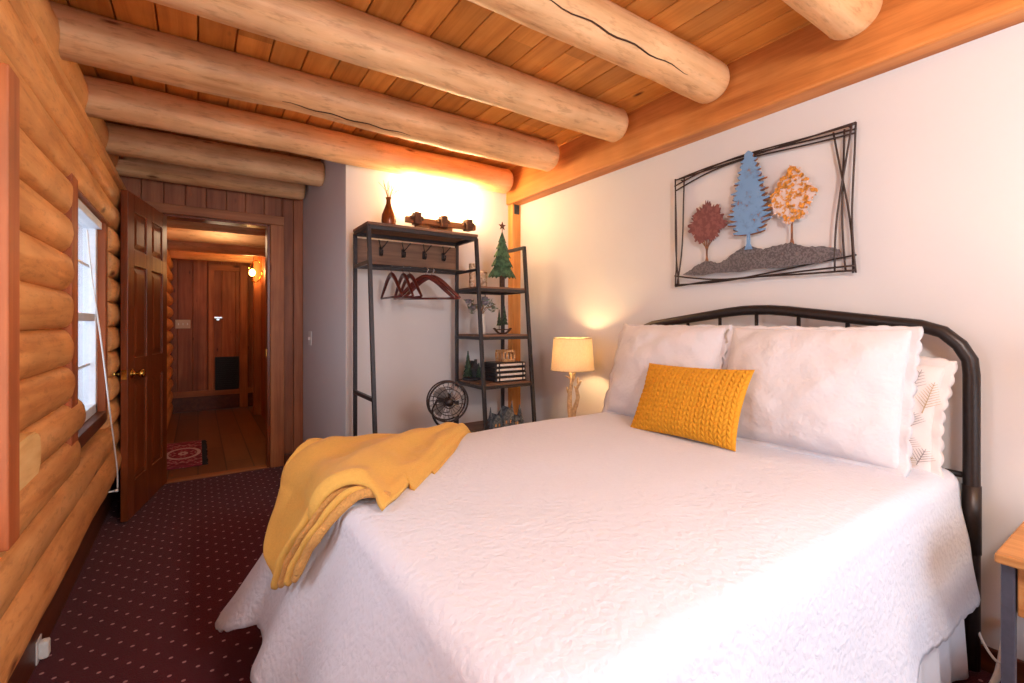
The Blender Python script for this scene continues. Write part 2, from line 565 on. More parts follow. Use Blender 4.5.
# ------------------------------------------------------------------ room shell
XR, YB, YD, YR, ZC = 2.30, 3.34, 4.40, -1.55, 2.51
XL = -0.46      # grooves between the wall logs
struct(MB().box(-0.62, XR + 0.1, YR, YD + 0.03, -0.06, 0.0).build('floor', M['carpet']), 'burgundy carpet with a small pale dot pattern')
struct(MB().box(-0.45, 0.85, YD + 0.03, 8.0, -0.06, -0.004).build('floor_hall', M['tile']), 'brown plank floor of the hallway')
struct(MB().box(-0.215, 0.50, YD - 0.01, YD + 0.09, -0.02, 0.006, 0.003).build('trim_threshold', M['casingh']))

# ceiling boards
mb = MB()
x = -0.58
while x < XR + 0.1:
    mb.box(x + 0.003, x + 0.142, YR, YD + 0.1, ZC, ZC + 0.03, 0.004)
    x += 0.145
mb.box(-0.7, XR + 0.2, YR - 0.1, YD + 0.2, ZC + 0.03, ZC + 0.08)
struct(mb.build('ceiling', M['plank']), 'honey coloured tongue and groove board ceiling')

struct(MB().box(XR, XR + 0.12, YR - 0.1, YB + 0.2, -0.05, ZC + 0.05).build('wall_right', M['white']), 'off-white plaster wall behind the bed')
XC0, XC1 = 0.855, 0.765
struct(MB().prism([(XC0, YB, -0.05), (XR + 0.05, YB, -0.05), (XR + 0.05, YD + 0.12, -0.05), (XC1, YD + 0.12, -0.05), (XC1, YD, -0.05)], (0, 0, ZC + 0.08)).build('wall_back', M['white2'], smooth=False), 'off-white closet wall behind the clothes rack')

# door wall, clad in vertical pine boards
DX0, DX1, DZ = -0.225, 0.505, 2.05
mb = MB()
def boards_y(mb, x0, x1, y0, y1, z0, z1, w=0.135):
    x = x0
    while x < x1 - 0.005:
        b = min(x + w, x1)
        mb.box(x + 0.002, b - 0.002, y0, y1, z0, z1, 0.004)
        x = b
boards_y(mb, 0.605, XC1 + 0.02, YD, YD + 0.02, 0.10, ZC, 0.08)
boards_y(mb, -0.62, 0.61, YD, YD + 0.02, DZ + 0.06, ZC)
boards_y(mb, -0.62, DX0 - 0.1, YD, YD + 0.02, 0, DZ + 0.07)
mb.box(-0.62, DX0 - 0.02, YD + 0.02, YD + 0.12, 0, ZC)
mb.box(DX1 + 0.02, XC1 + 0.05, YD + 0.02, YD + 0.12, 0, ZC)
mb.box(DX0 - 0.03, DX1 + 0.03, YD + 0.02, YD + 0.12, DZ + 0.02, ZC)
struct(mb.build('wall_door', M['board']), 'knotty pine board wall around the doorway')
struct(MB().box(0.61, XC1, YD - 0.014, YD + 0.002, 0, 0.095, 0.004).build('baseboard_door', M['basew']))

dc = sroot('trim_doorway', (DX1, YD, 0), 'pine casing of the doorway')
MB().box(DX1, DX1 + 0.105, YD - 0.022, YD + 0.0, 0.0, DZ, 0.005).build('side_casing', M['casing'], dc)
MB().box(DX0 - 0.1, DX1 + 0.105, YD - 0.024, YD, DZ, DZ + 0.075, 0.005).build('head_casing', M['casingh'], dc)
MB().box(DX0 - 0.1, DX0, YD - 0.022, YD, 0.0, DZ, 0.005).build('side_casing', M['casing'], dc)
MB().box(DX1 - 0.022, DX1, YD - 0.005, YD + 0.13, 0, DZ, 0.003).build('jamb', M['door'], dc)
MB().box(DX0, DX0 + 0.012, YD, YD + 0.13, 0, DZ, 0.003).build('jamb', M['door'], dc)
MB().box(DX0, DX1, YD - 0.005, YD + 0.13, DZ - 0.018, DZ, 0.003).build('head_jamb', M['door'], dc)
MB().box(DX1 - 0.026, DX1 - 0.02, YD + 0.03, YD + 0.06, 0.93, 1.0, 0.001).build('strike_plate', M['brass'], dc)

# ---- left wall of stacked half logs
wl = sroot('wall_left', (XL, 1.0, 0), 'wall of stacked honey coloured half logs')
LZ0, LP = 0.325, 0.1455
W1 = (0.70, 1.50)     # window openings along Y
W2 = (2.57, 3.42)
WZ0, WZ1 = 0.70, 1.80
def half_log(y0, y1, zc, seed, r=0.0742, sag=0.062, cut0=True):
    mb = MB()
    nseg = max(6, int((y1 - y0) / 0.05))
    na = 12
    rings = []
    for i in range(nseg + 1):
        t = i / nseg
        y = y0 + (y1 - y0) * t
        e = min(1.0, min((y - y0), (y1 - y)) / 0.022)
        es = 0.72 + 0.28 * math.sqrt(max(0, 1 - (1 - e) ** 2))
        ring = []
        for k in range(na + 1):
            a = -PI / 2 + PI * k / na
            wob = 1 + 0.10 * nz(y * 1.6 + seed * 7.3, math.sin(a) * 1.2, seed * 3.1) + 0.05 * nz(y * 6, a * 2, seed)
            ring.append(mb.bm.verts.new((XL + 0.004 + sag * abs(math.cos(a)) ** 0.62 * wob * es, y, zc + r * math.sin(a) * (1 + 0.03 * nz(y * 2, seed, 5)))))
        ring.append(mb.bm.verts.new((-0.60, y, zc + r)))
        ring.append(mb.bm.verts.new((-0.60, y, zc - r)))
        rings.append(ring)
    n = len(rings[0])
    for A, B in zip(rings, rings[1:]):
        for k in range(n):
            f = mb.face([A[k], A[(k + 1) % n], B[(k + 1) % n], B[k]])
    for R in (rings[0][::-1], rings[-1]):
        f = mb.face(R)
        f.smooth = False
    return mb
for i in range(12):
    zc = LZ0 + LP * (i + 0.5)
    cutting = WZ0 - 0.06 < zc < WZ1 + 0.03
    if cutting:
        segs = [(YR, W1[0] - 0.05), (W1[1] + 0.02, W2[0] - 0.10 + random.uniform(-0.02, 0.03) + (0.0 if zc > 0.88 else (0.21 if zc > 0.75 else 0.14))), (W2[1] + 0.085, YD + 0.05)]
    else:
        segs = [(YR, YD + 0.05)]
    for j, (a, b) in enumerate(segs):
        half_log(a, b, zc - (0.018 if i == 0 else 0), i * 3 + j, r=0.0742 if i else 0.092, sag=0.062 if i else 0.07).build('log', M['log'], wl)
# plate timber and the log above it, between the ceiling beams
mb = MB()
mb.prism([(-0.60, YR, 2.075), (-0.435, YR, 2.075), (-0.405, YR, 2.10), (-0.41, YR, 2.145), (-0.455, YR, 2.225), (-0.60, YR, 2.24)], (0, YD + 0.05 - YR, 0))
mb.build('plate_timber', M['log'], wl, smooth=False)
mb = MB()
mb.tube([(-0.59, YR + (YD - YR) * i / 60, 2.38) for i in range(61)], [0.135 + 0.008 * nz(i * 0.3, 1, 2) for i in range(61)], 24)
mb.build('top_log', M['log'], wl)
MB().box(-0.626, -0.602, YR, W1[0], 0, ZC).build('backing', M['basew'], wl)
MB().box(-0.626, -0.602, W1[1], W2[0], 0, ZC).build('backing', M['basew'], wl)
MB().box(-0.626, -0.602, W2[1], YD + 0.1, 0, ZC).build('backing', M['basew'], wl)
MB().box(-0.626, -0.602, W1[0], W1[1], WZ1, ZC).build('backing', M['basew'], wl)
MB().box(-0.626, -0.602, W2[0], W2[1], WZ1, ZC).build('backing', M['basew'], wl)
MB().box(-0.626, -0.602, W1[0], W1[1], 0, WZ0).build('backing', M['basew'], wl)
MB().box(-0.626, -0.602, W2[0], W2[1], 0, WZ0).build('backing', M['basew'], wl)
# pale sawn facet on one log beside the near window
mb = MB()
prof_ = [(1.58, 0.772), (1.90, 0.776), (1.925, 0.80), (1.935, 0.84), (1.925, 0.885), (1.895, 0.905), (1.80, 0.91), (1.58, 0.908)]
mb.prism([(-0.44, p[0], p[1]) for p in prof_], (0.054, 0, 0))
bmesh.ops.bevel(mb.bm, geom=list(mb.bm.edges), offset=0.006, segments=2, affect='EDGES')
mb.build('sawn_facet', M['palecut'], wl)
struct(MB().box(-0.62, -0.477, YR, YD, 0, 0.36, 0.004).build('baseboard_left', M['basew']), 'dark brown board below the log wall')

# ---- windows
def window(idx, y0, y1):
    w = sroot('window_%d' % idx, (-0.5, (y0 + y1) / 2, WZ0))
    # white vinyl double-hung sash set back in the wall
    xa, xb = -0.515, -0.462
    fr = MB()
    fr.box(xa, xb, y0, y0 + 0.045, WZ0 + 0.03, WZ1 - 0.02, 0.003)
    fr.box(xa, xb, y1 - 0.045, y1, WZ0 + 0.03, WZ1 - 0.02, 0.003)
    fr.box(xa, xb, y0, y1, WZ1 - 0.065, WZ1 - 0.02, 0.003)
    fr.box(xa, xb, y0, y1, WZ0 + 0.03, WZ0 + 0.08, 0.003)
    f = fr.build('window_frame', M['vinyl'], w)
    ex = MB()
    ex.box(-0.63, xa, y0 + 0.004, y0 + 0.02, WZ0, WZ1)
    ex.box(-0.63, xa, y1 - 0.02, y1 - 0.004, WZ0, WZ1)
    ex.box(-0.63, xa, y0 + 0.004, y1 - 0.004, WZ0, WZ0 + 0.02)
    ex.box(-0.63, xa, y0 + 0.004, y1 - 0.004, WZ1 - 0.02, WZ1)
    ex.build('outer_reveal', M['vinyl'], w)
    zm = 1.25
    MB().box(xa + 0.01, xb - 0.005, y0 + 0.04, y1 - 0.04, zm - 0.02, zm + 0.02, 0.003).build('meeting_rail', M['vinyl'], w)
    gm = MB()
    gm.box(xa + 0.018, xa + 0.028, (y0 + y1) / 2 + 0.005, (y0 + y1) / 2 + 0.02, WZ0 + 0.08, WZ1 - 0.06)
    gm.box(xa + 0.018, xa + 0.028, y0 + 0.04, y1 - 0.04, 0.99, 1.003)
    gm.box(xa + 0.018, xa + 0.028, y0 + 0.04, y1 - 0.04, 1.52, 1.533)
    gm.build('muntin', M['vinyl'], f)
    MB().box(xa + 0.02, xa + 0.026, y0 + 0.04, y1 - 0.04, WZ0 + 0.07, zm).build('pane', M['glass'], f)
    MB().box(xa + 0.02, xa + 0.026, y0 + 0.04, y1 - 0.04, zm, WZ1 - 0.05).build('pane', M['glass'], f)
    if idx == 1:
        pf, pn = -0.35, (y1 - 0.01, y1 + 0.068)
        MB().box(-0.6, pf, pn[0], pn[1], 0.71, 1.80, 0.004).build('side_casing', M['redwood'], w)
        MB().box(-0.6, pf, y0 - 0.11, y0, 0.71, 1.80, 0.004).build('side_casing', M['redwood'], w)
        MB().box(-0.6, pf - 0.05, y0 - 0.11, y1 + 0.05, 1.80, 1.865, 0.004).build('head_casing', M['redwood'], w)
        MB().box(-0.6, pf - 0.02, y0, y1, WZ0 - 0.02, WZ0 + 0.03, 0.004).build('window_sill', M['redwood'], w)
    else:
        pf = -0.428
        MB().box(-0.6, -0.406, y0 - 0.12, y0, WZ0 - 0.03, WZ1 + 0.07, 0.003).build('side_casing', M['redwood'], w)
        MB().box(-0.6, pf, y1, y1 + 0.075, WZ0 - 0.03, WZ1, 0.003).build('side_casing', M['redwood'], w)
        MB().box(-0.6, pf + 0.01, y0 - 0.05, y1 + 0.075, WZ1 - 0.02, WZ1 + 0.075, 0.003).build('head_casing', M['redwood'], w)
        MB().box(-0.6, pf + 0.005, y0, y1, WZ0 - 0.03, WZ0 + 0.03, 0.003).build('window_sill', M['basew'], w)
    return w
window(1, *W1)
w2 = window(2, *W2)
# raised white mini blind at the top of the far window
MB().box(-0.47, -0.44, W2[0] + 0.02, W2[1] - 0.02, 1.735, 1.775, 0.003).build('blind_headrail', M['vinyl'], w2)

# ---- right-hand square beam, corner post, ceiling log beams
tag(MB().box(2.19, XR + 0.03, YR, YB, 2.232, ZC + 0.02, 0.012).build('header_beam', M['gbeam'], wloc=(2.25, 1.0, 2.232)), 'square honey timber running along the top of the white bed wall', 'beam')
cp = thing('corner_post', 'narrow orange wooden post in the corner behind the ladder shelves', 'post', (2.25, YB - 0.03, 0))
MB().box(2.215, XR + 0.005, YB - 0.065, YB + 0.005, 0, 2.235, 0.005).build('shaft', M['post'], cp)
MB().box(2.235, 2.285, YB - 0.07, YB - 0.062, 2.15, 2.23, 0.003).build('bracket', M['blackish'], cp)

beam_labels = [
    'log ceiling beam whose end shows at the top right edge, nearest the camera',
    'thick pale log ceiling beam with a long crack, ending above the wall art',
    'log ceiling beam crossing overhead, third from the camera',
    'pinkish log ceiling beam running to the corner post end of the timber',
    'log ceiling beam just in front of the closet wall, above the lit vanity light',
    'short log ceiling beam ending against the white closet return wall',
    'short log ceiling beam lying against the board wall above the doorway']
for k in range(7):
    y = (0.757, 1.375, 1.995, 2.625, 3.235, 3.86, 4.30)[k]
    x1 = (2.12, 2.15, 2.13, 2.12, 2.14)[k] if k < 5 else (0.81 if k == 5 else 0.75)
    r0 = 0.098 if k != 3 else 0.104
    zc = ZC - (0.084, 0.084, 0.086, 0.092, 0.112, 0.125, 0.15)[k]
    if k == 6:
        r0 = 0.09
    root = thing('ceiling_beam', beam_labels[k], 'beam', (1.0, y, zc), 'peeled log beams under the ceiling')
    mb = MB()
    N = 48
    pts, rs = [], []
    for i in range(N + 1):
        t = i / N
        xx = -0.56 + (x1 + 0.56) * t
        pts.append((xx, y + 0.008 * nz(xx * 1.3, k, 1), zc + 0.006 * nz(xx * 1.1, k, 9)))
        rs.append(r0 * (1 + 0.05 * nz(xx * 1.6, k * 2.3, 4) + 0.02 * nz(xx * 7, k, 3)))
    rs[-1] *= 0.88
    pts.insert(-1, (pts[-1][0] - 0.02, pts[-1][1], pts[-1][2]))
    rs.insert(-1, r0)
    mb.tube(pts, rs, 28)
    for v in mb.bm.verts:
        d = Vector((0, v.co.y - y, v.co.z - zc))
        v.co += d * 0.05 * nz(v.co.x * 3, d.y * 9 + k, d.z * 9)
    mb.build('log', [M['beam']], root)
    # a drying crack following the grain
    if k in (1, 3):
        mb = MB()
        a0 = {1: -0.62, 3: -1.05}[k]
        pa = []
        rr = []
        xs = (0.95, x1 - 0.03) if k == 1 else (0.35, 1.3)
        for i in range(25):
            t = i / 24
            xx = xs[0] + (xs[1] - xs[0]) * t
            a = a0 - 0.25 * t + 0.05 * math.sin(i * 1.3)
            R = r0 * (1 + 0.05 * nz(xx * 1.6, k * 2.3, 4)) * 1.0
            pa.append((xx, y - R * math.cos(a), zc + R * math.sin(a)))
            rr.append(0.0032 * math.sin(PI * min(1, t * 1.15 + 0.05)) + 0.0004)
        mb.tube(pa, rr, 6)
        mb.build('crack', plain('dark_crack_%d' % k, (70, 38, 18), 0.9), root)

# rear wall behind the camera with a wide window, lets in daylight
mb = MB()
RW = (0.15, 2.05, 0.35, 2.1)
mb.box(-0.68, RW[0], YR - 0.1, YR, -0.05, ZC + 0.05)
mb.box(RW[1], XR + 0.1, YR - 0.1, YR, -0.05, ZC + 0.05)
mb.box(RW[0], RW[1], YR - 0.1, YR, -0.05, RW[2])
mb.box(RW[0], RW[1], YR - 0.1, YR, RW[3], ZC + 0.05)
struct(mb.build('wall_rear', M['white']))
wr = sroot('window_3', (1.1, YR - 0.05, 0.35))
mb = MB()
for a, b in ((RW[0], RW[0] + 0.05), (1.075, 1.125), (RW[1] - 0.05, RW[1])):
    mb.box(a, b, YR - 0.08, YR - 0.02, RW[2], RW[3], 0.003)
for a, b in ((RW[2], RW[2] + 0.05), (RW[3] - 0.05, RW[3])):
    mb.box(RW[0], RW[1], YR - 0.08, YR - 0.02, a, b, 0.003)
mb.build('window_frame', M['vinyl'], wr)
MB().box(RW[0], RW[1], YR - 0.055, YR - 0.05, RW[2], RW[3]).build('pane', M['glass'], wr)

struct(MB().box(XR - 0.016, XR + 0.002, YR, YB, 0, 0.085, 0.004).build('baseboard_right', M['basew']))

# ------------------------------------------------------------------ hallway beyond the door
HX0, HX1, HY = -0.30, 0.70, 7.8
mb = MB()
boards_y(mb, HX0 - 0.1, HX1 + 0.1, HY, HY + 0.03, 0.0, 2.45, 0.17)
mb.box(HX0 - 0.2, HX1 + 0.2, HY + 0.03, HY + 0.1, 0, 2.5)
struct(mb.build('wall_hall_end', M['board']), 'knotty pine board wall at the end of the hallway')
mb = MB()
y = YD + 0.12
while y < HY:
    b = min(y + 0.16, HY)
    mb.box(HX1, HX1 + 0.03, y + 0.002, b - 0.002, 0, 2.45, 0.004)
    y = b
mb.box(HX1 + 0.03, HX1 + 0.1, YD + 0.12, HY, 0, 2.5)
struct(mb.build('wall_hall_right', M['boardy']))
hl = sroot('wall_hall_left', (HX0, 6, 0))
for i in range(15):
    zc = 0.08 + 0.16 * i
    mb = MB()
    mb.tube([(HX0 - 0.06 + 0.0, YD + 0.12 + (HY - YD - 0.12) * j / 20, zc) for j in range(21)], [0.085 + 0.006 * nz(j, i, 1) for j in range(21)], 14)
    mb.build('log', M['log'], hl)
mb = MB()
mb.box(HX0 - 0.2, HX1 + 0.2, YD + 0.12, HY + 0.1, 2.25, 2.33)
struct(mb.build('ceiling_hall', M['plank']))
for j, (yy, lab) in enumerate(((4.95, 'log beam across the hallway ceiling, first beyond the doorway'), (5.7, 'log beam across the hallway ceiling, second beyond the doorway'), (6.5, 'log beam across the hallway ceiling, third beyond the doorway'), (7.3, 'log beam across the hallway ceiling, nearest the end wall'))):
    mb = MB()
    mb.tube([(HX0 - 0.05 + (HX1 - HX0 + 0.1) * i / 12, yy, 2.14) for i in range(13)], [0.1 + 0.005 * nz(i, j, 3) for i in range(13)], 18)
    tag(mb.build('hall_beam', M['beam'], wloc=(0.2, yy, 2.14)), lab, 'beam', 'log beams of the hallway')
te = sroot('trim_hall_end', (0.2, HY, 0), 'trim and posts of the hallway end wall')
MB().box(HX0, HX1, HY - 0.03, HY, 0.2, 0.28, 0.004).build('rail', M['casingh'], te)
MB().box(HX0, HX1, HY - 0.02, HY, 0.0, 0.2, 0.004).build('baseboard', M['basew'], te)
MB().box(0.12, 0.19, HY - 0.03, HY, 0.28, 2.05, 0.004).build('stile', M['casing'], te)
MB().box(0.12, 0.62, HY - 0.032, HY, 1.96, 2.05, 0.004).build('head', M['casingh'], te)
MB().box(0.50, 0.60, HY - 0.05, HY, 0.0, 2.05, 0.004).build('stile', M['casing'], te)
MB().box(HX1 - 0.09, HX1, 7.0, 7.1, 0.0, 2.4, 0.004).build('post', M['casing'], te)
MB().box(HX1 - 0.05, HX1, 5.9, 6.0, 0.0, 2.4, 0.004).build('post', M['casing'], te)
MB().box(HX1 - 0.03, HX1, 5.15, 5.25, 0.0, 2.4, 0.004).build('post', M['casing'], te)
v = thing('vent_grille', 'black air return grille low on the hallway end wall', 'vent', (0.34, HY, 0.28))
MB().box(0.20, 0.49, HY - 0.034, HY - 0.01, 0.27, 0.74, 0.003).build('grille_frame', M['vent'], v)
mb = MB()
for i in range(14):
    mb.box(0.22, 0.47, HY - 0.042, HY - 0.034, 0.30 + i * 0.03, 0.312 + i * 0.03)
mb.build('slat', M['vent'], v)
sp = thing('switch_plate', 'pale multi-gang switch plate on the hallway end wall boards', 'switch', (-0.17, HY, 1.15))
MB().box(-0.255, -0.085, HY - 0.012, HY + 0.004, 1.145, 1.265, 0.003).build('plate', M['plate'], sp)
for i in range(3):
    MB().box(-0.225 + i * 0.05, -0.215 + i * 0.05, HY - 0.024, HY - 0.01, 1.19, 1.22, 0.002).build('toggle', M['plastic'], sp)
hk = thing('latch_handle', 'small pale metal latch on the hallway end panel', 'handle', (0.24, HY, 1.3))
MB().box(0.19, 0.29, HY - 0.02, HY, 1.285, 1.31, 0.004).build('latch_bar', M['chrome'], hk)
MB().box(0.215, 0.255, HY - 0.02, HY, 1.255, 1.285, 0.004).build('latch_plate', M['chrome'], hk)

# sconce in the hall
sy, sz = 6.85, 1.86
sc_ = thing('wall_sconce', 'lit brass wall sconce on the right side of the hallway', 'sconce', (HX1, sy, sz))
MB().lathe([(0.045, 0), (0.045, 0.01), (0.02, 0.02)], (0, 0, 0), 16).build('backplate', M['brass'], sc_).rotation_euler = (0, -PI / 2, 0)
sc_.children[0].data.transform(Matrix.Translation(Vector(sc_.location)))
mb = MB()
mb.tube(spline([(HX1 - 0.01, sy, sz - 0.02), (HX1 - 0.06, sy, sz - 0.1), (HX1 - 0.12, sy, sz - 0.1), (HX1 - 0.12, sy, sz - 0.05)], 16), 0.008, 8)
mb.tube(spline([(HX1 - 0.01, sy, sz + 0.06), (HX1 - 0.03, sy, sz + 0.15), (HX1 - 0.1, sy, sz + 0.16), (HX1 - 0.16, sy, sz + 0.06)], 16), 0.006, 8)
mb.lathe([(0.012, 0), (0.035, 0.015), (0.03, 0.02)], (HX1 - 0.12, sy, sz - 0.055), 16)
mb.build('arm', M['brass'], sc_)
MB().sphere((HX1 - 0.12, sy, sz + 0.01), 0.035, 14, (1, 1, 1.3)).build('bulb', M['hbulb'], sc_)

# runner rug in the hall
rg = thing('oriental_rug', 'small red and pink oriental rug with dark fringe on the hallway floor', 'rug', (-0.115, 5.3, 0))
MB().box(-0.26, 0.03, 4.81, 5.8, -0.004, 0.006, 0.002).build('pile', M['rug'], rg)
mb = MB()
for i in range(60):
    yy = 4.815 + i * 0.0165
    mb.box(0.03, 0.07 + random.uniform(-0.006, 0.006), yy, yy + 0.012, -0.003, 0.003)
mb.build('fringe', M['fringe'], rg)['kind'] = 'stuff'

# ------------------------------------------------------------------ the open panelled door
dh = Vector((DX0 + 0.012, YD - 0.005, 0))
fe = Vector((-0.372, 3.66, 0))
dl = (fe - dh).length
d1 = sroot('door_1', (0, 0, 0), 'open reddish six-panel wooden door with brass knobs')
ST, TK = 0.105, 0.036
z0, z1 = 0.012, 2.03
rails = [(z0, z0 + 0.22), (0.86, 1.0), (1.58, 1.68), (z1 - 0.11, z1)]
mb = MB()
mid = dl / 2
for a, b in ((0, ST), (mid - 0.05, mid + 0.05), (dl - ST, dl)):
    mb.box(a, b, -TK / 2, TK / 2, z0, z1, 0.002)
for a, b in rails:
    mb.box(ST, mid - 0.05, -TK / 2, TK / 2, a, b, 0.002)
    mb.box(mid + 0.05, dl - ST, -TK / 2, TK / 2, a, b, 0.002)
mb.build('door_frame', M['door'], d1)
for (xa, xb) in ((ST, mid - 0.05), (mid + 0.05, dl - ST)):
    for (a, b) in zip([r[1] for r in rails[:-1]], [r[0] for r in rails[1:]]):
        mb = MB()
        mb.box(xa, xb, -0.008, 0.008, a, b)
        for sgn in (-1, 1):
            i, o_ = 0.012, 0.045
            P = [(xa + i, a + i), (xb - i, a + i), (xb - i, b - i), (xa + i, b - i)]
            Q = [(xa + o_, a + o_), (xb - o_, a + o_), (xb - o_, b - o_), (xa + o_, b - o_)]
            A = [mb.bm.verts.new((p[0], sgn * 0.008, p[1])) for p in P]
            B = [mb.bm.verts.new((p[0], sgn * 0.016, p[1])) for p in Q]
            for k in range(4):
                f = mb.face([A[k], A[(k + 1) % 4], B[(k + 1) % 4], B[k]])
                f.smooth = False
            f = mb.face(B)
            f.smooth = False
        mb.build('door_panel', M['door'], d1)
kx, kz = dl - 0.062, 0.905
for sgn in (-1, 1):
    mb = MB()
    prof = [(0.030, 0), (0.030, 0.006), (0.012, 0.010), (0.010, 0.03), (0.020, 0.036), (0.027, 0.048), (0.026, 0.060), (0.016, 0.068), (0.0, 0.07)]
    mb.lathe(prof[:-1], (0, 0, 0), 20)
    m = Matrix.Translation((kx, sgn * TK / 2, kz)) @ Matrix.Rotation(-sgn * PI / 2, 4, 'X')
    bmesh.ops.transform(mb.bm, matrix=m, verts=mb.bm.verts)
    mb.build('door_knob', M['brass'], d1)
MB().box(dl - 0.002, dl + 0.002, -0.013, 0.013, kz - 0.03, kz + 0.03).build('latch_plate', M['brass'], d1)
for hz in (0.25, 1.05, 1.8):
    MB().tube([(-0.004, -TK / 2 - 0.004, hz - 0.045), (-0.004, -TK / 2 - 0.004, hz + 0.045)], 0.006, 8).build('hinge', M['brass'], d1)
d1.location = dh
d1.rotation_euler = (0, 0, math.atan2(fe.y - dh.y, fe.x - dh.x))

# ------------------------------------------------------------------ bed
BX0, BX1, BY0, BY1, BZ = 0.33, 2.20, 0.47, 1.98, 0.70
HBX = 2.235
bed = thing('bed', 'queen bed with a dark bronze metal tube headboard against the white wall', 'bed', (1.2, 1.22, 0))
yn, yf = 0.447, 1.955
# headboard hoop: posts up, rounded shoulders, low peak in the middle
path = [(HBX, yn, 0.02), (HBX, yn, 0.5), (HBX, yn, 1.04)]
path += [(HBX, yn + 0.004, 1.09), (HBX, yn + 0.03, 1.15), (HBX, yn + 0.075, 1.195), (HBX, yn + 0.14, 1.218), (HBX, yn + 0.22, 1.229)]
path += [(HBX, 1.06, 1.283), (HBX, 1.14, 1.290), (HBX, 1.20, 1.291)]
full = path + [(HBX, 2 * 1.201 - p[1], p[2]) for p in path[-2::-1]]
MB().tube([(p[0], p[1], p[2] - (0.008 if p[2] > 1.1 else 0)) for p in full], 0.0235, 16).build('headboard', M['bedmetal'], bed)
hb = bed.children[0]
for yy in (0.82, 1.01, 1.20, 1.39, 1.58):
    zt = 1.229 + (0.062 * (1 - abs(yy - 1.2) / 0.53)) - 0.01
    MB().tube([(HBX, yy, 0.68), (HBX, yy, zt)], 0.0085, 10).build('spindle', M['bedmetal'], hb)
MB().tube([(HBX, yn, 0.685), (HBX, yf, 0.685)], 0.011, 10).build('cross_rail', M['bedmetal'], hb)
MB().tube([(HBX, yn, 0.42), (HBX, yn, 0.655)], 0.026, 16).build('sleeve', M['bedmetal'], hb)
MB().box(BX0 + 0.05, BX1 + 0.02, BY0 + 0.03, BY0 + 0.06, 0.20, 0.24, 0.003).build('side_rail', M['bedmetal'], bed)
MB().box(BX0 + 0.05, BX1 + 0.02, BY1 - 0.06, BY1 - 0.03, 0.20, 0.24, 0.003).build('side_rail', M['bedmetal'], bed)
for lx in (BX0 + 0.12, 1.25):
    for ly in (BY0 + 0.1, BY1 - 0.1):
        MB().box(lx - 0.02, lx + 0.02, ly - 0.02, ly + 0.02, 0, 0.21, 0.003).build('leg', M['bedmetal'], bed)
MB().box(BX0 + 0.03, BX1, BY0 + 0.03, BY1 - 0.03, 0.24, 0.42, 0.02).build('box_spring', M['mattress'], bed)
MB().box(BX0 + 0.025, BX1, BY0 + 0.025, BY1 - 0.025, 0.42, BZ - 0.02, 0.05).build('mattress', M['mattress'], bed)

# perimeter helper: near head end -> foot corner near -> foot -> far corner -> far head end
def perimeter(inset, rad, n_side=90, n_c=22, n_foot=70):
    """list of (point2d, outward normal2d, tag in 0..1 cornerness)"""
    x0, y0, y1, x1 = BX0 + inset, BY0 + inset, BY1 - inset, BX1
    out = []
    for i in range(n_side):
        t = i / n_side
        out.append((Vector((x1 + (x0 + rad - x1) * t, y0)), Vector((0, -1)), 0.0))
    for i in range(n_c):
        a = -PI / 2 - PI / 2 * i / n_c
        out.append((Vector((x0 + rad + rad * math.cos(a), y0 + rad + rad * math.sin(a))), Vector((math.cos(a), math.sin(a))), math.sin(PI * i / n_c)))
    for i in range(n_foot):
        t = i / n_foot
        out.append((Vector((x0, y0 + rad + (y1 - y0 - 2 * rad) * t)), Vector((-1, 0)), 0.0))
    for i in range(n_c):
        a = PI - PI / 2 * i / n_c
        out.append((Vector((x0 + rad + rad * math.cos(a), y1 - rad + rad * math.sin(a))), Vector((math.cos(a), math.sin(a))), math.sin(PI * i / n_c)))
    for i in range(n_side + 1):
        t = i / n_side
        out.append((Vector((x0 + rad + (x1 - x0 - rad) * t, y1)), Vector((0, 1)), 0.0))
    return out

RAD = 0.19
per = perimeter(0, RAD)
arc = [0.0]
for a, b in zip(per, per[1:]):
    arc.append(arc[-1] + (b[0] - a[0]).length + 0.30 * (b[1] - a[1]).length)
def top_z(x, y):
    ex = max(0, min(1, (x - BX0) / 0.22))
    e2 = max(0, min(1, min(y - BY0, BY1 - y) / 0.22))
    crown = -0.022 * (1 - math.sqrt(max(0, 1 - (1 - ex) ** 2))) - 0.022 * (1 - math.sqrt(max(0, 1 - (1 - e2) ** 2)))
    return BZ + crown + 0.006 * nz(x * 2.2, y * 2.2, 1) + 0.003 * nz(x * 7, y * 7, 4)

def drop_of(i):
    p, n, c = per[i]
    # how far the quilt hangs: shorter along the near side, longer at the foot
    near = max(0, -n.y)
    foot = max(0, -n.x)
    far = max(0, n.y)
    d = (0.43 * near ** 2 + 0.50 * foot ** 2 + 0.46 * far ** 2) / (near ** 2 + foot ** 2 + far ** 2)
    return d + 0.09 * c

def fold(i, t):
    s = arc[i]
    return (0.55 * math.sin(s * 9.5 + 1.2 * math.sin(s * 2.3)) + 0.45 * math.sin(s * 17 + 2.0 + nz(s, 3, 1) * 3)) * t

mb = MB()
RC = 0.055          # edge rounding
nP = len(per)
rows = []
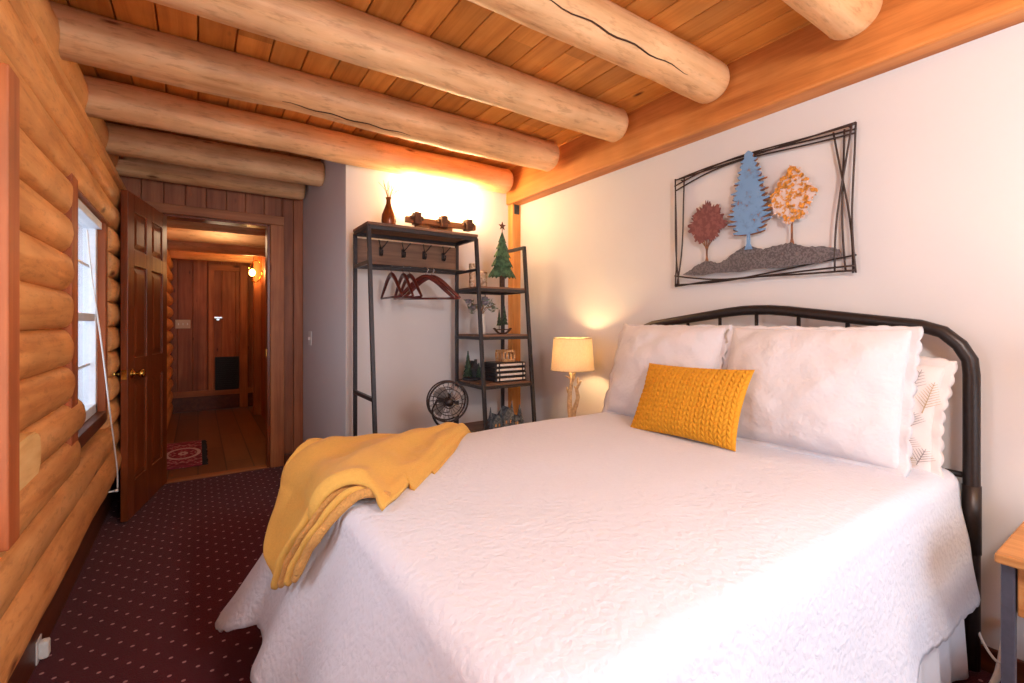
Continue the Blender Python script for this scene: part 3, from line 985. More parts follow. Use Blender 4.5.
# top: concentric rings shrink towards the centreline
cxy = Vector((1.45, (BY0 + BY1) / 2))
NT_ = 26
for r in range(NT_):
    f = 1 - (r / (NT_ - 1)) ** 1.0
    row = []
    for i, (p, n, c) in enumerate(per):
        q = p - n * RC
        # ray towards the spine of the top
        tgt = Vector((max(q.x, BX0 + 0.75), cxy.y))
        pp = q.lerp(tgt, f)
        row.append(mb.bm.verts.new((pp.x, pp.y, top_z(pp.x, pp.y) + 0.012)))
    rows.append(row)
for r in range(1, 7):
    a = PI / 2 * r / 6
    row = []
    for i, (p, n, c) in enumerate(per):
        q = p - n * RC
        zt = top_z(q.x, q.y) + 0.012
        pp = q + n * (RC * math.sin(a))
        row.append(mb.bm.verts.new((pp.x, pp.y, zt - RC * (1 - math.cos(a)))))
    rows.append(row)
ND = 26
for r in range(1, ND + 1):
    t = r / ND
    row = []
    for i, (p, n, c) in enumerate(per):
        D = drop_of(i) - RC
        sc = abs(math.sin(arc[i] * PI / 0.062))
        hem = 1.0 + (0.030 * (sc ** 0.6) - 0.015) * sm((t - 0.75) / 0.25)
        foot = max(0, -n.x)
        far = max(0, n.y)
        flare = (0.045 + 0.125 * foot ** 2 + 0.02 * far + 0.05 * c) * t ** 1.1
        amp = 0.018 + 0.02 * foot
        off = flare + amp * fold(i, t ** 1.3) + 0.006 * nz(arc[i] * 3, t * 3, 2)
        pp = p + n * off
        if n.y > 0:
            pp.x -= 0.185 * c * t ** 1.1
        z = top_z(p.x - n.x * RC, p.y - n.y * RC) + 0.012 - RC - D * t * hem
        row.append(mb.bm.verts.new((pp.x, pp.y, max(0.012, z))))
    rows.append(row)
for A, B in zip(rows, rows[1:]):
    for i in range(nP - 1):
        mb.face([A[i], A[i + 1], B[i + 1], B[i]])
# close the small spine slit of the top
bmesh.ops.remove_doubles(mb.bm, verts=mb.bm.verts, dist=0.0012)
qo = mb.build('quilt', M['quilt'], wloc=(1.2, 1.22, BZ), solid=0.008, smooth=True)
tag(qo, 'white textured scalloped quilt spread over the bed', 'quilt')

# pleated skirt below the quilt, part of the bed
mb = MB()
sk = perimeter(0.005, 0.06, 150, 20, 120)
rows = []
for r in range(9):
    t = r / 8
    row = []
    s = 0
    for i, (p, n, c) in enumerate(sk):
        s = i * 0.0131
        off = 0.004 + (0.010 * math.sin(s * 42) + 0.006 * math.sin(s * 19 + 1)) * (0.25 + 0.75 * t) + 0.014 * t
        pp = p + n * off
        row.append(mb.bm.verts.new((pp.x, pp.y, 0.42 - 0.405 * t)))
    rows.append(row)
for A, B in zip(rows, rows[1:]):
    for i in range(len(sk) - 1):
        mb.face([A[i], A[i + 1], B[i + 1], B[i]])
mb.build('bed_skirt', M['skirt'], bed, solid=0.004, smooth=True)

# ------------------------------------------------------------------ pillows
def pillow_profile(u, v, T, p=2.6, q=0.62):
    return T * (max(0, 1 - abs(u) ** p) ** q) * (max(0, 1 - abs(v) ** p) ** q)
def make_pillow(w, h, T, nu=56, nv=44, flange=0.0, scal=0.05, seed=0, pinch=0.05, disp=None, wr=0.006, rnd_=0.0, topf=1.0):
    mb = MB()
    def pos(u, v):
        px = u * w / 2 * (1 - pinch * (1 - abs(u) ** 2) * 0 - pinch * (1 - v * v) * abs(u) ** 3)
        pz = v * h / 2 * (1 - pinch * (1 - u * u) * abs(v) ** 3)
        return px * math.sqrt(1 - rnd_ * v * v / 2), pz * math.sqrt(1 - rnd_ * u * u / 2)
    def fx(side):
        def fn(a, b):
            u, v = 2 * a - 1, 2 * b - 1
            u = math.copysign(abs(u) ** 0.85, u)
            v = math.copysign(abs(v) ** 0.85, v)
            px, pz = pos(u, v)
            t = pillow_profile(u, v, T) 
            edge = min(1, t / (T * 0.3) if T else 1)
            t += edge * wr * (nz(u * 2.1 + seed, v * 2.1, seed) * 1.3 + 0.6 * nz(u * 5, v * 5 + seed, 3))
            if disp and side < 0:
                t += disp(u, v) * edge
            return Vector((px, side * t, pz))
        return fn
    mb.grid(fx(-1), nu, nv)
    mb.grid(fx(1), nu, nv)
    bmesh.ops.remove_doubles(mb.bm, verts=mb.bm.verts, dist=0.0008)
    if flange:
        ring, out = [], []
        N = 4 * 60
        for i in range(N):
            sd, t = divmod(i, 60)
            t = t / 60 * 2 - 1
            u, v = ((t, -1), (1, t), (-t, 1), (-1, -t))[sd]
            px, pz = pos(u, v)
            d = Vector((u * (abs(u) ** 6), v * (abs(v) ** 6)))
            d = d.normalized()
            L = flange * (topf if sd == 2 else 1.0) * (0.72 + 0.34 * abs(math.sin((px + pz * 1.0) * PI / scal + sd)) ** 0.7)
            wv = 0.006 * math.sin(i * 0.45 + seed) + 0.012 * nz(i * 0.06, seed, 1)
            ring.append(Vector((px, 0, pz)))
            out.append((Vector((px + d.x * L, wv, pz + d.y * L)), Vector((px + d.x * L * 0.5, wv * 0.5, pz + d.y * L * 0.5))))
        for side in (0.0,):
            A = [mb.bm.verts.new(p + Vector((0, -0.003, 0)) - Vector((p.x * 0.02, 0, p.z * 0.02))) for p in ring]
            Bm = [mb.bm.verts.new(o[1]) for o in out]
            B = [mb.bm.verts.new(o[0]) for o in out]
            A2 = [mb.bm.verts.new(p + Vector((0, 0.003, 0)) - Vector((p.x * 0.02, 0, p.z * 0.02))) for p in ring]
            B2m = [mb.bm.verts.new(o[1] + Vector((0, 0.005, 0))) for o in out]
            for i in range(N):
                j = (i + 1) % N
                mb.face([A[i], A[j], Bm[j], Bm[i]])
                mb.face([Bm[i], Bm[j], B[j], B[i]])
                mb.face([A2[j], A2[i], B2m[i], B2m[j]])
                mb.face([B2m[j], B2m[i], B[i], B[j]])
    return mb

def place(o, center, lean, yaw=0.0, roll=0.0):
    o.matrix_world = Matrix.Translation(Vector(center)) @ Matrix.Rotation(-PI / 2 + yaw, 4, 'Z') @ Matrix.Rotation(-lean, 4, 'X') @ Matrix.Rotation(roll, 4, 'Y')

# right and left shams stand against the headboard
o = make_pillow(0.69, 0.52, 0.10, flange=0.032, seed=3, rnd_=0.12, topf=0.45, pinch=0.06, wr=0.012).build('pillow_sham', M['sham'])
place(o, (2.035, 0.905, 0.958), 0.30, 0.02, 0.0)
tag(o, 'right white scalloped pillow sham leaning on the headboard, beside the printed pillow', 'pillow', 'white pillow shams')
o = make_pillow(0.68, 0.545, 0.10, flange=0.032, seed=8, rnd_=0.2, topf=0.3, pinch=0.06, wr=0.012).build('pillow_sham', M['sham'])
place(o, (2.03, 1.60, 0.958), 0.33, -0.02, 0.0)
tag(o, 'left white scalloped pillow sham, nearest the lit branch lamp', 'pillow', 'white pillow shams')

# printed pillow, mostly behind the right sham
def fern(mb, surf, base, tip, n=9, wide=0.022):
    b, t = Vector(base), Vector(tip)
    d = t - b
    nrm = Vector((-d.y, d.x)).normalized()
    def strip(p, q, w):
        e = (q - p)
        m = Vector((-e.y, e.x)).normalized() * w
        vs = [mb.bm.verts.new(surf(*pt)) for pt in ((p.x + m.x, p.y + m.y), (p.x - m.x, p.y - m.y), (q.x - m.x * 0.4, q.y - m.y * 0.4), (q.x + m.x * 0.4, q.y + m.y * 0.4))]
        mb.face(vs)
    strip(b, t, 0.0017)
    for i in range(n):
        f = 0.18 + 0.8 * i / n
        p = b + d * f
        L = wide * (1.15 - f)
        for sg in (-1, 1):
            strip(p, p + d.normalized() * L * 0.9 + nrm * sg * L, 0.0011)
PW, PH, PT = 0.735, 0.40, 0.07
mb = make_pillow(PW, PH, PT, flange=0.03, seed=5, scal=0.045)
def psurf(x, z):
    u, v = 2 * x / PW, 2 * z / PH
    t = pillow_profile(max(-1, min(1, u)), max(-1, min(1, v)), PT)
    return Vector((x, -t - 0.009, z))
for mi, b, t, w in ((2, (0.325, 0.02), (0.345, 0.135), 0.034), (1, (0.288, 0.09), (0.306, 0.175), 0.030), (1, (0.30, -0.04), (0.306, 0.02), 0.034), (3, (0.285, -0.12), (0.305, -0.065), 0.036), (1, (0.325, -0.16), (0.345, -0.10), 0.034), (2, (0.295, -0.18), (0.315, -0.135), 0.026), (3, (0.25, -0.21), (0.27, -0.17), 0.025), (1, (0.2, 0.1), (0.22, 0.17), 0.03), (2, (0.22, -0.1), (0.24, -0.02), 0.03)):
    mb.mi = mi
    fern(mb, psurf, b, t, 9 if w > 0.033 and mi == 2 else 5, w)
o = mb.build('printed_pillow', [M['print'], M['inkgrey'], M['inktan'], M['inkrose']])
place(o, (2.14, 0.872, 0.892), 0.20, 0.0, 0.05)
tag(o, 'pillow with grey and tan fern prints, peeking out behind the right sham', 'pillow')
o = make_pillow(0.70, 0.44, 0.07, flange=0.0, seed=6).build('back_pillow', M['sham'])
place(o, (2.145, 1.625, 0.925), 0.22)
tag(o, 'plain white pillow hidden behind the left sham by the lamp', 'pillow')

# mustard cable-knit cushion, relief modelled in the mesh
def braid(u, v):
    cols, rws = 30, 15
    x = (u * 0.5 + 0.5) * cols
    y = (v * 0.5 + 0.5) * rws
    k = math.floor(x)
    fx_ = x - k
    s = 1 if k % 2 == 0 else -1
    yy = y + s * (fx_ - 0.5) * 0.9
    f = abs(math.sin(yy * PI)) ** 0.6
    e = math.sin(PI * fx_) ** 0.5
    return 0.0105 * f * e - 0.004
mb = make_pillow(0.54, 0.35, 0.062, nu=270, nv=150, seed=2, pinch=0.07, disp=braid, wr=0.004)
o = mb.build('knit_cushion', M['knit'])
place(o, (1.825, 1.295, 0.866), 0.46, 0.0, -0.02)
tag(o, 'mustard yellow chunky knit lumbar cushion in front of the white shams', 'cushion')

# ------------------------------------------------------------------ golden throw over the far foot corner
CX0, CY1 = BX0, BY1
def drape(a, b, h):
    """a: x unrolled over the foot edge, b: y unrolled over the far edge; h: height above the quilt"""
    ea, eb = max(0.0, CX0 + 0.06 - a), max(0.0, b - (CY1 - 0.06))
    R = 0.075
    e = math.hypot(ea, eb)
    ax, by = max(a, CX0 + 0.06), min(b, CY1 - 0.06)
    base = top_z(ax, by) + 0.014
    if e < 1e-6:
        return Vector((ax, by, base + h))
    dx, dy = -ea / e, eb / e
    arc_l = R * PI / 2
    corner = 2 * abs(dx * dy)
    if e < arc_l:
        an = e / R
        o_, z = R * math.sin(an), -R * (1 - math.cos(an))
        nx, nzv = math.sin(an), math.cos(an)
    else:
        L = e - arc_l
        fl = 0.45 + 0.05 * corner
        o_, z = R + fl * L, -R - L * 0.985
        nx, nzv = 0.98, 0.15
    return Vector((ax + dx * (o_ + nx * h), by + dy * (o_ + nx * h), base + z + nzv * h))

tw = thing('throw_blanket', 'golden yellow plush throw folded over the far foot corner of the bed', 'blanket', (0.5, 1.75, BZ))
front = spline([(1.16, 2.045), (0.90, 1.77), (0.70, 1.545), (0.55, 1.38), (0.415, 1.225)], 60)
back_ = spline([(1.18, 2.055), (0.95, 2.13), (0.70, 2.10), (0.52, 2.02), (0.37, 1.87)], 60)
end_ = spline([(0.415, 1.225), (0.395, 1.32), (0.35, 1.39), (0.25, 1.455), (0.13, 1.53), (0.065, 1.63), (0.15, 1.77), (0.37, 1.87)], 60)
def tri(c, t):
    i = min(int(t * 60), 59)
    return c[i].lerp(c[i + 1], t * 60 - i)
def patch(s, t):
    """s along the length from the far tip, t across from the front edge to the back edge"""
    Fv, Bv, Ev = tri(front, s), tri(back_, s), tri(end_, t)
    tip = front[0].lerp(back_[0], t)
    lin1 = Fv.lerp(Bv, t)
    lin2 = tip.lerp(Ev, s)
    bil = front[0].lerp(back_[0], t).lerp(front[-1].lerp(back_[-1], t), s)
    return lin1 + lin2 - bil
def layer(name, h0, sft, thick, mat, wob, seed, s1=1.0, t1=1.0, curl=0.0):
    mb = MB()
    def fn(s, t):
        ss, tt = s * s1, t * t1
        p = patch(ss, tt)
        p = p + Vector((sft[0], sft[1])) * sm((ss - 0.05) / 0.35)
        wr = wob * (0.9 * math.sin(tt * 13 + 3.2 * ss + seed) * sm(ss * 1.4) * (0.35 + 0.65 * ss) + 0.8 * nz(ss * 3.2 + seed, tt * 4.2, seed) + 0.4 * nz(ss * 9, tt * 9, seed))
        edge = sm(min(1, min(tt / 0.12, (1 - s) / 0.05 + 0.2)))
        h = h0 * (0.55 + 0.45 * edge) + max(-h0 * 0.5, wr * edge)
        # soft rolled rim at the front edge
        h -= 0.010 * (1 - sm(tt / 0.06))
        h += curl * sm((s - 0.86) / 0.14) * math.sin(PI * min(1, tt * 2.2 + 0.05)) 
        return drape(p.x, p.y, max(0.004, h))
    mb.grid(fn, 90, 80)
    return mb.build(name, mat, tw, solid=thick, smooth=True, offset=-1)
layer('top_fold', 0.046, (0, 0), 0.016, M['throw'], 0.023, 1.0, curl=0.03)
layer('middle_fold', 0.027, (0.022, -0.014), 0.012, M['throw'], 0.004, 3.0, 0.80, 0.5)
layer('bottom_fold', 0.010, (0.034, -0.022), 0.010, M['throw'], 0.003, 5.0, 0.62, 0.6)
# rolled inner folds hanging out at the end
def roll(pts, r, name='inner_fold', mat='throwin', sx=2.0):
    P = spline([drape(*p) for p in pts], 40)
    mb = MB()
    rr = [r * (0.9 + 0.12 * nz(i * 0.2, r * 100, 2)) * (0.55 + 0.45 * math.sqrt(max(0, 1 - (2 * i / 40 - 1) ** 6))) for i in range(41)]
    mb.tube(P, rr, 14, sx=sx, ref=(-0.5, -1, 0.1))
    for v in mb.bm.verts:
        v.co += Vector((nz(v.co.x * 25, v.co.y * 25, v.co.z * 25), nz(v.co.y * 25, v.co.z * 25, 7), 0)) * 0.003
    mb.build(name, M[mat], tw)
for i_, (db, r_, m_) in enumerate(((-0.055, 0.012, 'throwin'), (-0.015, 0.014, 'throw'), (0.03, 0.013, 'throwin'), (0.08, 0.016, 'throw'))):
    e_ = 0.012 * i_
    roll([(0.45 - e_, 1.335 + db, 0.024), (0.375 - e_, 1.375 + db, 0.032), (0.28 - e_, 1.41 + db, 0.036 + 0.004 * i_), (0.19 - e_, 1.455 + db, 0.036 + 0.003 * i_), (0.13 - e_ * 2, 1.475 + db, 0.03)], r_, mat=m_, sx=1.25)

# ------------------------------------------------------------------ nightstands and lamps
def make_nightstand():
    """front faces -X; origin at floor centre"""
    r = thing('nightstand', 'oak-topped nightstand with slate legs at the right picture edge', 'nightstand', (0, 0, 0))
    w, d = 0.44, 0.50
    MB().box(-d / 2, d / 2, -w / 2, w / 2, 0.595, 0.62, 0.005).build('top', M['standtop'], r)
    for sx in (-1, 1):
        for sy in (-1, 1):
            a = (sx * (d / 2 - 0.03), sy * (w / 2 - 0.022))
            MB().box(a[0] - 0.013, a[0] + 0.013, a[1] - 0.013, a[1] + 0.013, 0, 0.595, 0.003).build('leg', M['slate'], r)
    mb = MB()
    mb.box(-d / 2 + 0.06, d / 2 - 0.06, w / 2 - 0.045, w / 2 - 0.03, 0.46, 0.595)
    mb.box(-d / 2 + 0.06, d / 2 - 0.06, -w / 2 + 0.03, -w / 2 + 0.045, 0.46, 0.595)
    mb.box(d / 2 - 0.055, d / 2 - 0.04, -w / 2 + 0.05, w / 2 - 0.05, 0.46, 0.595)
    mb.box(-d / 2 + 0.06, d / 2 - 0.06, -w / 2 + 0.05, w / 2 - 0.05, 0.46, 0.47)
    mb.build('case', M['slate'], r)
    dr = MB().box(-d / 2 + 0.025, -d / 2 + 0.045, -w / 2 + 0.038, w / 2 - 0.038, 0.465, 0.592, 0.003).build('drawer', M['standtop'], r)
    MB().box(-d / 2 + 0.02, -d / 2 + 0.028, -w / 2 + 0.055, w / 2 - 0.055, 0.48, 0.577).build('woven_panel', M['woven'], dr)
    MB().sphere((-d / 2 + 0.01, 0, 0.53), 0.012, 10).build('knob', M['metal'], dr)
    MB().box(-d / 2 + 0.03, d / 2 - 0.03, -w / 2 + 0.03, w / 2 - 0.03, 0.16, 0.18, 0.003).build('shelf', M['standtop'], r)
    return r
ns = make_nightstand()
ns.location = (1.972, 0.082, 0)
ns2 = copy_tree(ns)
ns2.location = (2.03, 2.36, 0)
ns2.scale = (0.9, 0.9, 0.87)
ns2['label'] = 'nightstand beyond the bed that carries the lit branch lamp'
ns['group'] = ns2['group'] = 'nightstands beside the bed'

def make_lamp():
    r = thing('table_lamp', 'lit table lamp with a linen drum shade on a twisted branch base', 'lamp', (0, 0, 0))
    mb = MB()
    mb.lathe([(0.0705, 0.0), (0.07, 0.012), (0.03, 0.02)], (0, 0, 0.542), 24)
    mb.build('foot', M['branch'], r)
    def tw_(pts, r0, r1):
        P = spline(pts, 20)
        return P, [r0 + (r1 - r0) * i / 20 + 0.002 * nz(i * 0.6, r0 * 50, 1) for i in range(21)]
    mb = MB()
    # two main stems that part and meet, with stubby side twigs
    P, R = tw_([(0, 0.01, 0.555), (0, 0.026, 0.63), (0, 0.032, 0.70), (0, 0.025, 0.76), (0, 0.012, 0.82), (0, 0.018, 0.865), (0, 0.05, 0.905)], 0.020, 0.008)
    mb.tube(P, R, 10)
    P, R = tw_([(0, 0.0, 0.555), (0, -0.012, 0.63), (0, -0.035, 0.68), (0, -0.052, 0.73), (0, -0.04, 0.78), (0, -0.062, 0.815), (0, -0.082, 0.838)], 0.019, 0.007)
    mb.tube(P, R, 10)
    P, R = tw_([(0, 0.012, 0.82), (0, -0.005, 0.85), (0, -0.015, 0.90), (0, 0.0, 0.945)], 0.012, 0.008)
    mb.tube(P, R, 8)
    for a, b, c in (((0, 0.03, 0.73), (0, 0.05, 0.755), (0, 0.06, 0.785)), ((0, -0.045, 0.76), (0, -0.03, 0.785), (-0.01, -0.025, 0.80)), ((0, 0.015, 0.84), (0, 0.04, 0.85), (0, 0.07, 0.856)), ((0, -0.012, 0.87), (-0.01, -0.035, 0.885), (-0.01, -0.04, 0.895)), ((0, -0.058, 0.81), (0, -0.05, 0.84), (0, -0.055, 0.86))):
        P, R = tw_([a, b, c], 0.008, 0.005)
        mb.tube(P, R, 8)
    mb.build('branch_base', M['branch'], r)
    MB().tube([(0, 0, 0.93), (0, 0, 0.985)], 0.012, 10).build('socket', M['brass'], r)
    MB().sphere((0, 0, 1.015), 0.028, 12, (1, 1, 1.25)).build('bulb', M['bulb'], r)
    sh = MB()
    sh.lathe([(0.145, 0.905), (0.128, 1.118)], (0, 0, 0), 40, cap=False)
    s_ = sh.build('lamp_shade', M['shade'], r, smooth=True)
    mb = MB()
    mb.tube([(0.1455 * math.cos(a), 0.1455 * math.sin(a), 0.906) for a in [2 * PI * k / 40 for k in range(40)]], 0.003, 6, closed=True)
    mb.tube([(0.1285 * math.cos(a), 0.1285 * math.sin(a), 1.118) for a in [2 * PI * k / 40 for k in range(40)]], 0.003, 6, closed=True)
    for k in range(3):
        a = 2 * PI * k / 3
        mb.tube([(0, 0, 0.985), (0.128 * math.cos(a), 0.128 * math.sin(a), 1.1)], 0.002, 6)
    mb.build('trim_ring', M['branch'], s_)
    return r
lamp = make_lamp()
lamp.location = (2.085, 2.36, 0)
lamp2 = copy_tree(lamp)
lamp2.location = (2.08, -0.04, 0.08)
lamp2['label'] = 'table lamp on the near nightstand, just past the right picture edge'
lamp['group'] = lamp2['group'] = 'branch table lamps'

def point(name, loc, power, col, r=0.03):
    l = bpy.data.lights.new(name, 'POINT')
    l.energy = power
    l.color = col
    l.shadow_soft_size = r
    o = bpy.data.objects.new(name, l)
    COL.objects.link(o)
    o.location = loc
    return o
WARM = (1.0, 0.66, 0.30)
point('lamp_light', (2.085, 2.36, 1.02), 34, WARM, 0.03)
point('lamp_light', (2.08, -0.04, 1.10), 9, WARM, 0.03)
point('hall_light', (HX1 - 0.13, sy, sz + 0.02), 18, (1.0, 0.55, 0.22), 0.04)

# ------------------------------------------------------------------ wall art of three metal trees
AX = 2.274
art = thing('wall_art', 'metal wall sculpture of three trees in a tangled wire frame above the headboard', 'wall art', (AX, 1.25, 1.43))
mb = MB()
def wirebar(a, b, bow, x):
    P = []
    for i in range(25):
        t = i / 24
        y = a[0] + (b[0] - a[0]) * t
        z = a[1] + (b[1] - a[1]) * t
        d = Vector((b[0] - a[0], b[1] - a[1])).normalized()
        o_ = bow * math.sin(PI * t) + 0.25 * bow * math.sin(2 * PI * t)
        P.append((x, y - d.y * o_, z + d.x * o_))
    mb.tube(P, 0.0042, 8)
L0, R0, B0, T0 = 1.690, 0.805, 1.43, 2.045
wirebar((L0, T0 - 0.005), (R0, T0 + 0.012), 0.0, AX)
wirebar((L0, T0 - 0.04), (R0, T0 + 0.004), -0.035, AX - 0.006)
wirebar((L0, T0 - 0.065), (R0, T0 - 0.03), -0.045, AX + 0.004)
wirebar((L0 - 0.02, T0), (R0, T0 - 0.012), -0.02, AX + 0.008)
wirebar((L0, B0), (R0, B0 + 0.01), -0.012, AX)
wirebar((L0, B0 + 0.06), (R0, B0 + 0.03), 0.03, AX - 0.006)
wirebar((L0, B0 + 0.01), (R0, B0 + 0.075), 0.02, AX + 0.006)
wirebar((L0, B0), (L0, T0), 0.008, AX)
wirebar((L0 - 0.03, B0), (L0 - 0.005, T0), -0.012, AX - 0.006)
wirebar((L0 - 0.005, B0 + 0.0), (L0 - 0.055, T0 - 0.005), 0.016, AX + 0.006)
wirebar((R0, B0), (R0, T0 + 0.012), -0.012, AX)
wirebar((R0 + 0.075, B0 + 0.01), (R0 + 0.012, T0 + 0.01), -0.014, AX - 0.006)
wirebar((R0 + 0.012, B0), (R0 + 0.085, T0), 0.014, AX + 0.006)
wirebar((R0 + 0.04, B0 + 0.01), (R0 + 0.045, T0), -0.01, AX + 0.01)
mb.build('wire_frame', M['wire'], art)
def plate(name, poly, mat, x, th=0.005, mat2=None):
    mb = MB()
    mb.prism([(x, p[0], p[1]) for p in poly], (-th, 0, 0))
    return mb.build(name, mat, art, smooth=False)
rnd = random.Random(5)
def conifer(cy, zb, zt, hw, layers, teeth=3, power=0.85):
    sides = []
    for sgn in (1, -1):
        lst = []
        n = layers * teeth
        for i in range(n):
            t = (i + 0.5) / n
            big = (i % teeth) / max(1, teeth - 1)
            r = hw * (0.07 + 0.93 * t ** power) * (1.0 if t < 0.78 else 1.0 - 2.2 * (t - 0.78))
            ro = r * (0.88 + 0.16 * big) * rnd.uniform(0.88, 1.1)
            ri = r * (0.58 + 0.12 * (1 - big)) * rnd.uniform(0.88, 1.12)
            z = zt + (zb - zt) * t
            dz = (zt - zb) / n
            lst.append((cy + sgn * ri, z + dz * 0.42))
            lst.append((cy + sgn * (ri + ro) * 0.5, z + dz * 0.20))
            lst.append((cy + sgn * ro, z + dz * 0.16))
            lst.append((cy + sgn * ro * 0.97, z - dz * 0.10))
            lst.append((cy + sgn * (ri * 1.08), z - dz * 0.36))
        sides.append(lst)
    return [(cy, zt + 0.01)] + sides[0] + [(cy, zb)] + sides[1][::-1]
def clump(cy, zb, zt, shape, n=90, amp=0.16):
    P = []
    for i in range(n):
        a = 2 * PI * i / n
        r = 1 + amp * (0.7 * math.sin(a * 7 + cy * 40) * 0.5 + rnd.uniform(-0.6, 0.6))
        sx = shape(math.sin(a))
        P.append((cy + math.cos(a) * r * sx, (zb + zt) / 2 + math.sin(a) * r * (zt - zb) / 2))
    return P
def trunk(cy, zb, zt, w, lean=0.0):
    return [(cy + w * 1.8, zb), (cy + w * 0.8, zb + 0.03), (cy + w * 0.6 + lean, zt), (cy - w * 0.6 + lean, zt), (cy - w * 0.8, zb + 0.03), (cy - w * 1.8, zb)]
# ground ridge
top = [(1.635, 1.492), (1.60, 1.505), (1.56, 1.530), (1.515, 1.548), (1.487, 1.556), (1.455, 1.546), (1.42, 1.535), (1.38, 1.548), (1.33, 1.578), (1.285, 1.60), (1.255, 1.606), (1.22, 1.592), (1.185, 1.578), (1.14, 1.585), (1.10, 1.588), (1.06, 1.592), (1.03, 1.578), (0.98, 1.562), (0.93, 1.555), (0.885, 1.545), (0.855, 1.53)]
gp = []
for a, b in zip(top, top[1:]):
    for j in range(4):
        t = j / 4
        gp.append((a[0] + (b[0] - a[0]) * t, a[1] + (b[1] - a[1]) * t + rnd.uniform(-0.003, 0.003)))
gp += [(0.85, 1.505), (0.90, 1.495)] + [(0.95 + 0.07 * i, 1.482 + 0.005 * math.sin(i * 2.1)) for i in range(10)]
plate('ground_ridge', gp, M['iron'], AX - 0.004)
t1 = plate('maroon_tree', clump(1.488, 1.662, 1.862, lambda s: 0.105 * (1 - 0.3 * max(0, s)), 120, 0.24), M['treered'], AX - 0.004)
mb = MB()
mb.prism([(AX - 0.003, a, b) for a, b in trunk(1.487, 1.545, 1.72, 0.006)], (-0.004, 0, 0))
for s in (-1, 1):
    mb.bar((AX - 0.005, 1.487, 1.62), (AX - 0.005, 1.487 + s * 0.05, 1.69), 0.006, 0.004)
    mb.bar((AX - 0.005, 1.487, 1.60), (AX - 0.005, 1.487 + s * 0.025, 1.70), 0.005, 0.004)
mb.build('trunk', M['treeedge'], t1)
t2 = plate('blue_tree', conifer(1.255, 1.660, 2.065, 0.132, 8, 2, 0.6), M['treeblue'], AX - 0.010)
plate('rust_edge', conifer(1.252, 1.655, 2.06, 0.138, 8, 2, 0.6), M['treeedge'], AX - 0.003, 0.003)  # rust-coloured edging plate, slightly larger, behind the blue tree
mb = MB()
mb.prism([(AX - 0.0095, a, b) for a, b in trunk(1.255, 1.585, 1.70, 0.011)], (-0.005, 0, 0))
mb.build('trunk', M['treeblue'], t2)
def tear(s):
    return 0.098 * (1 - 0.62 * max(0, s)) * (1.0 if s > -0.3 else 0.95)
t3 = plate('gold_tree', clump(1.052, 1.685, 1.94, tear, 130, 0.16), M['treegold'], AX - 0.006)
mb = MB()
mb.prism([(AX - 0.002, a, b) for a, b in trunk(1.055, 1.58, 1.72, 0.006)], (-0.004, 0, 0))
mb.build('trunk', M['treeedge'], t3)
mb = MB()
for i in range(85):   # separate leaf flakes give the gold tree its speckle
    zz = rnd.uniform(1.69, 1.93)
    s = (zz - 1.8125) / 0.1275
    rr = tear(s) * math.sqrt(max(0, 1 - s * s)) * 1.02
    yy = 1.052 + rnd.uniform(-rr, rr)
    a = rnd.uniform(0, PI)
    r = rnd.uniform(0.006, 0.012)
    mb.prism([(AX - 0.0115 - i * 0.00003, yy + r * rnd.uniform(0.7, 1.1) * math.cos(a + k * 2 * PI / 6), zz + r * rnd.uniform(0.6, 1.1) * math.sin(a + k * 2 * PI / 6)) for k in range(6)], (-0.003, 0, 0))
lf = mb.build('leaf_flakes', plain('amber_flake', (206, 142, 62), 0.5, 0.2, var=0.3, bscale=60), t3, smooth=False)
lf['kind'] = 'stuff'
for y, z in ((1.6, 1.5), (0.9, 1.5), (1.65, 2.03), (0.83, 2.05)):
    MB().tube([(AX, y, z), (XR + 0.002, y, z)], 0.004, 6).build('wall_mount', M['wire'], art)

# ------------------------------------------------------------------ clothes rack with ladder shelves
RXL, RXM, RXR, RYB, ZT = 0.888, 1.662, 2.085, 3.225, 1.84
def yfront(z):
    return 2.925 - (ZT - z) * 0.10
rk = thing('clothes_rack', 'dark metal garment rack with wooden top and ladder shelves against the closet wall', 'rack', (1.5, 3.1, 0))
pw = 0.024
def rbar(name, a, b, w=pw):
    return MB().bar(a, b, w, w, bev=0.002).build(name, M['metal'], rk)
for x in (RXL, RXM, RXR):
    zt = ZT - 0.012 if x < RXR else 1.81
    rbar('post', (x, yfront(0), 0.0), (x, yfront(zt), zt))
    rbar('post', (x, RYB, 0.0), (x, RYB, zt))
for x in (RXL, RXM, RXR):
    zt = ZT - 0.012 if x < RXR else 1.80
    rbar('side_rail', (x, yfront(zt), zt), (x, RYB, zt))
rbar('side_rail', (RXL, yfront(0.75), 0.75), (RXL, RYB, 0.75))
rbar('top_rail', (RXL, yfront(ZT) + 0.0, ZT - 0.014), (RXM, yfront(ZT), ZT - 0.014))
rbar('top_rail', (RXL, RYB, ZT - 0.014), (RXM, RYB, ZT - 0.014))
rbar('back_rail', (RXL, RYB, 1.605), (RXM, RYB, 1.605))
MB().box(RXL - 0.012, RXM + 0.012, yfront(ZT) - 0.012, RYB + 0.012, ZT, ZT + 0.018, 0.003).build('top_shelf', M['rackwood'], rk)
MB().box(RXL + 0.012, RXM - 0.012, RYB - 0.008, RYB + 0.008, 1.63, 1.80, 0.003).build('back_panel', M['rackwood'], rk)
RYH, RZH = 3.07, 1.603
MB().tube([(RXL, RYH, RZH), (RXM, RYH, RZH)], 0.009, 12).build('hanging_rod', M['metal'], rk)
rbar('side_rail', (RXL, yfront(RZH), RZH), (RXL, RYB, RZH))
rbar('side_rail', (RXM, yfront(RZH), RZH), (RXM, RYB, RZH), 0.018)
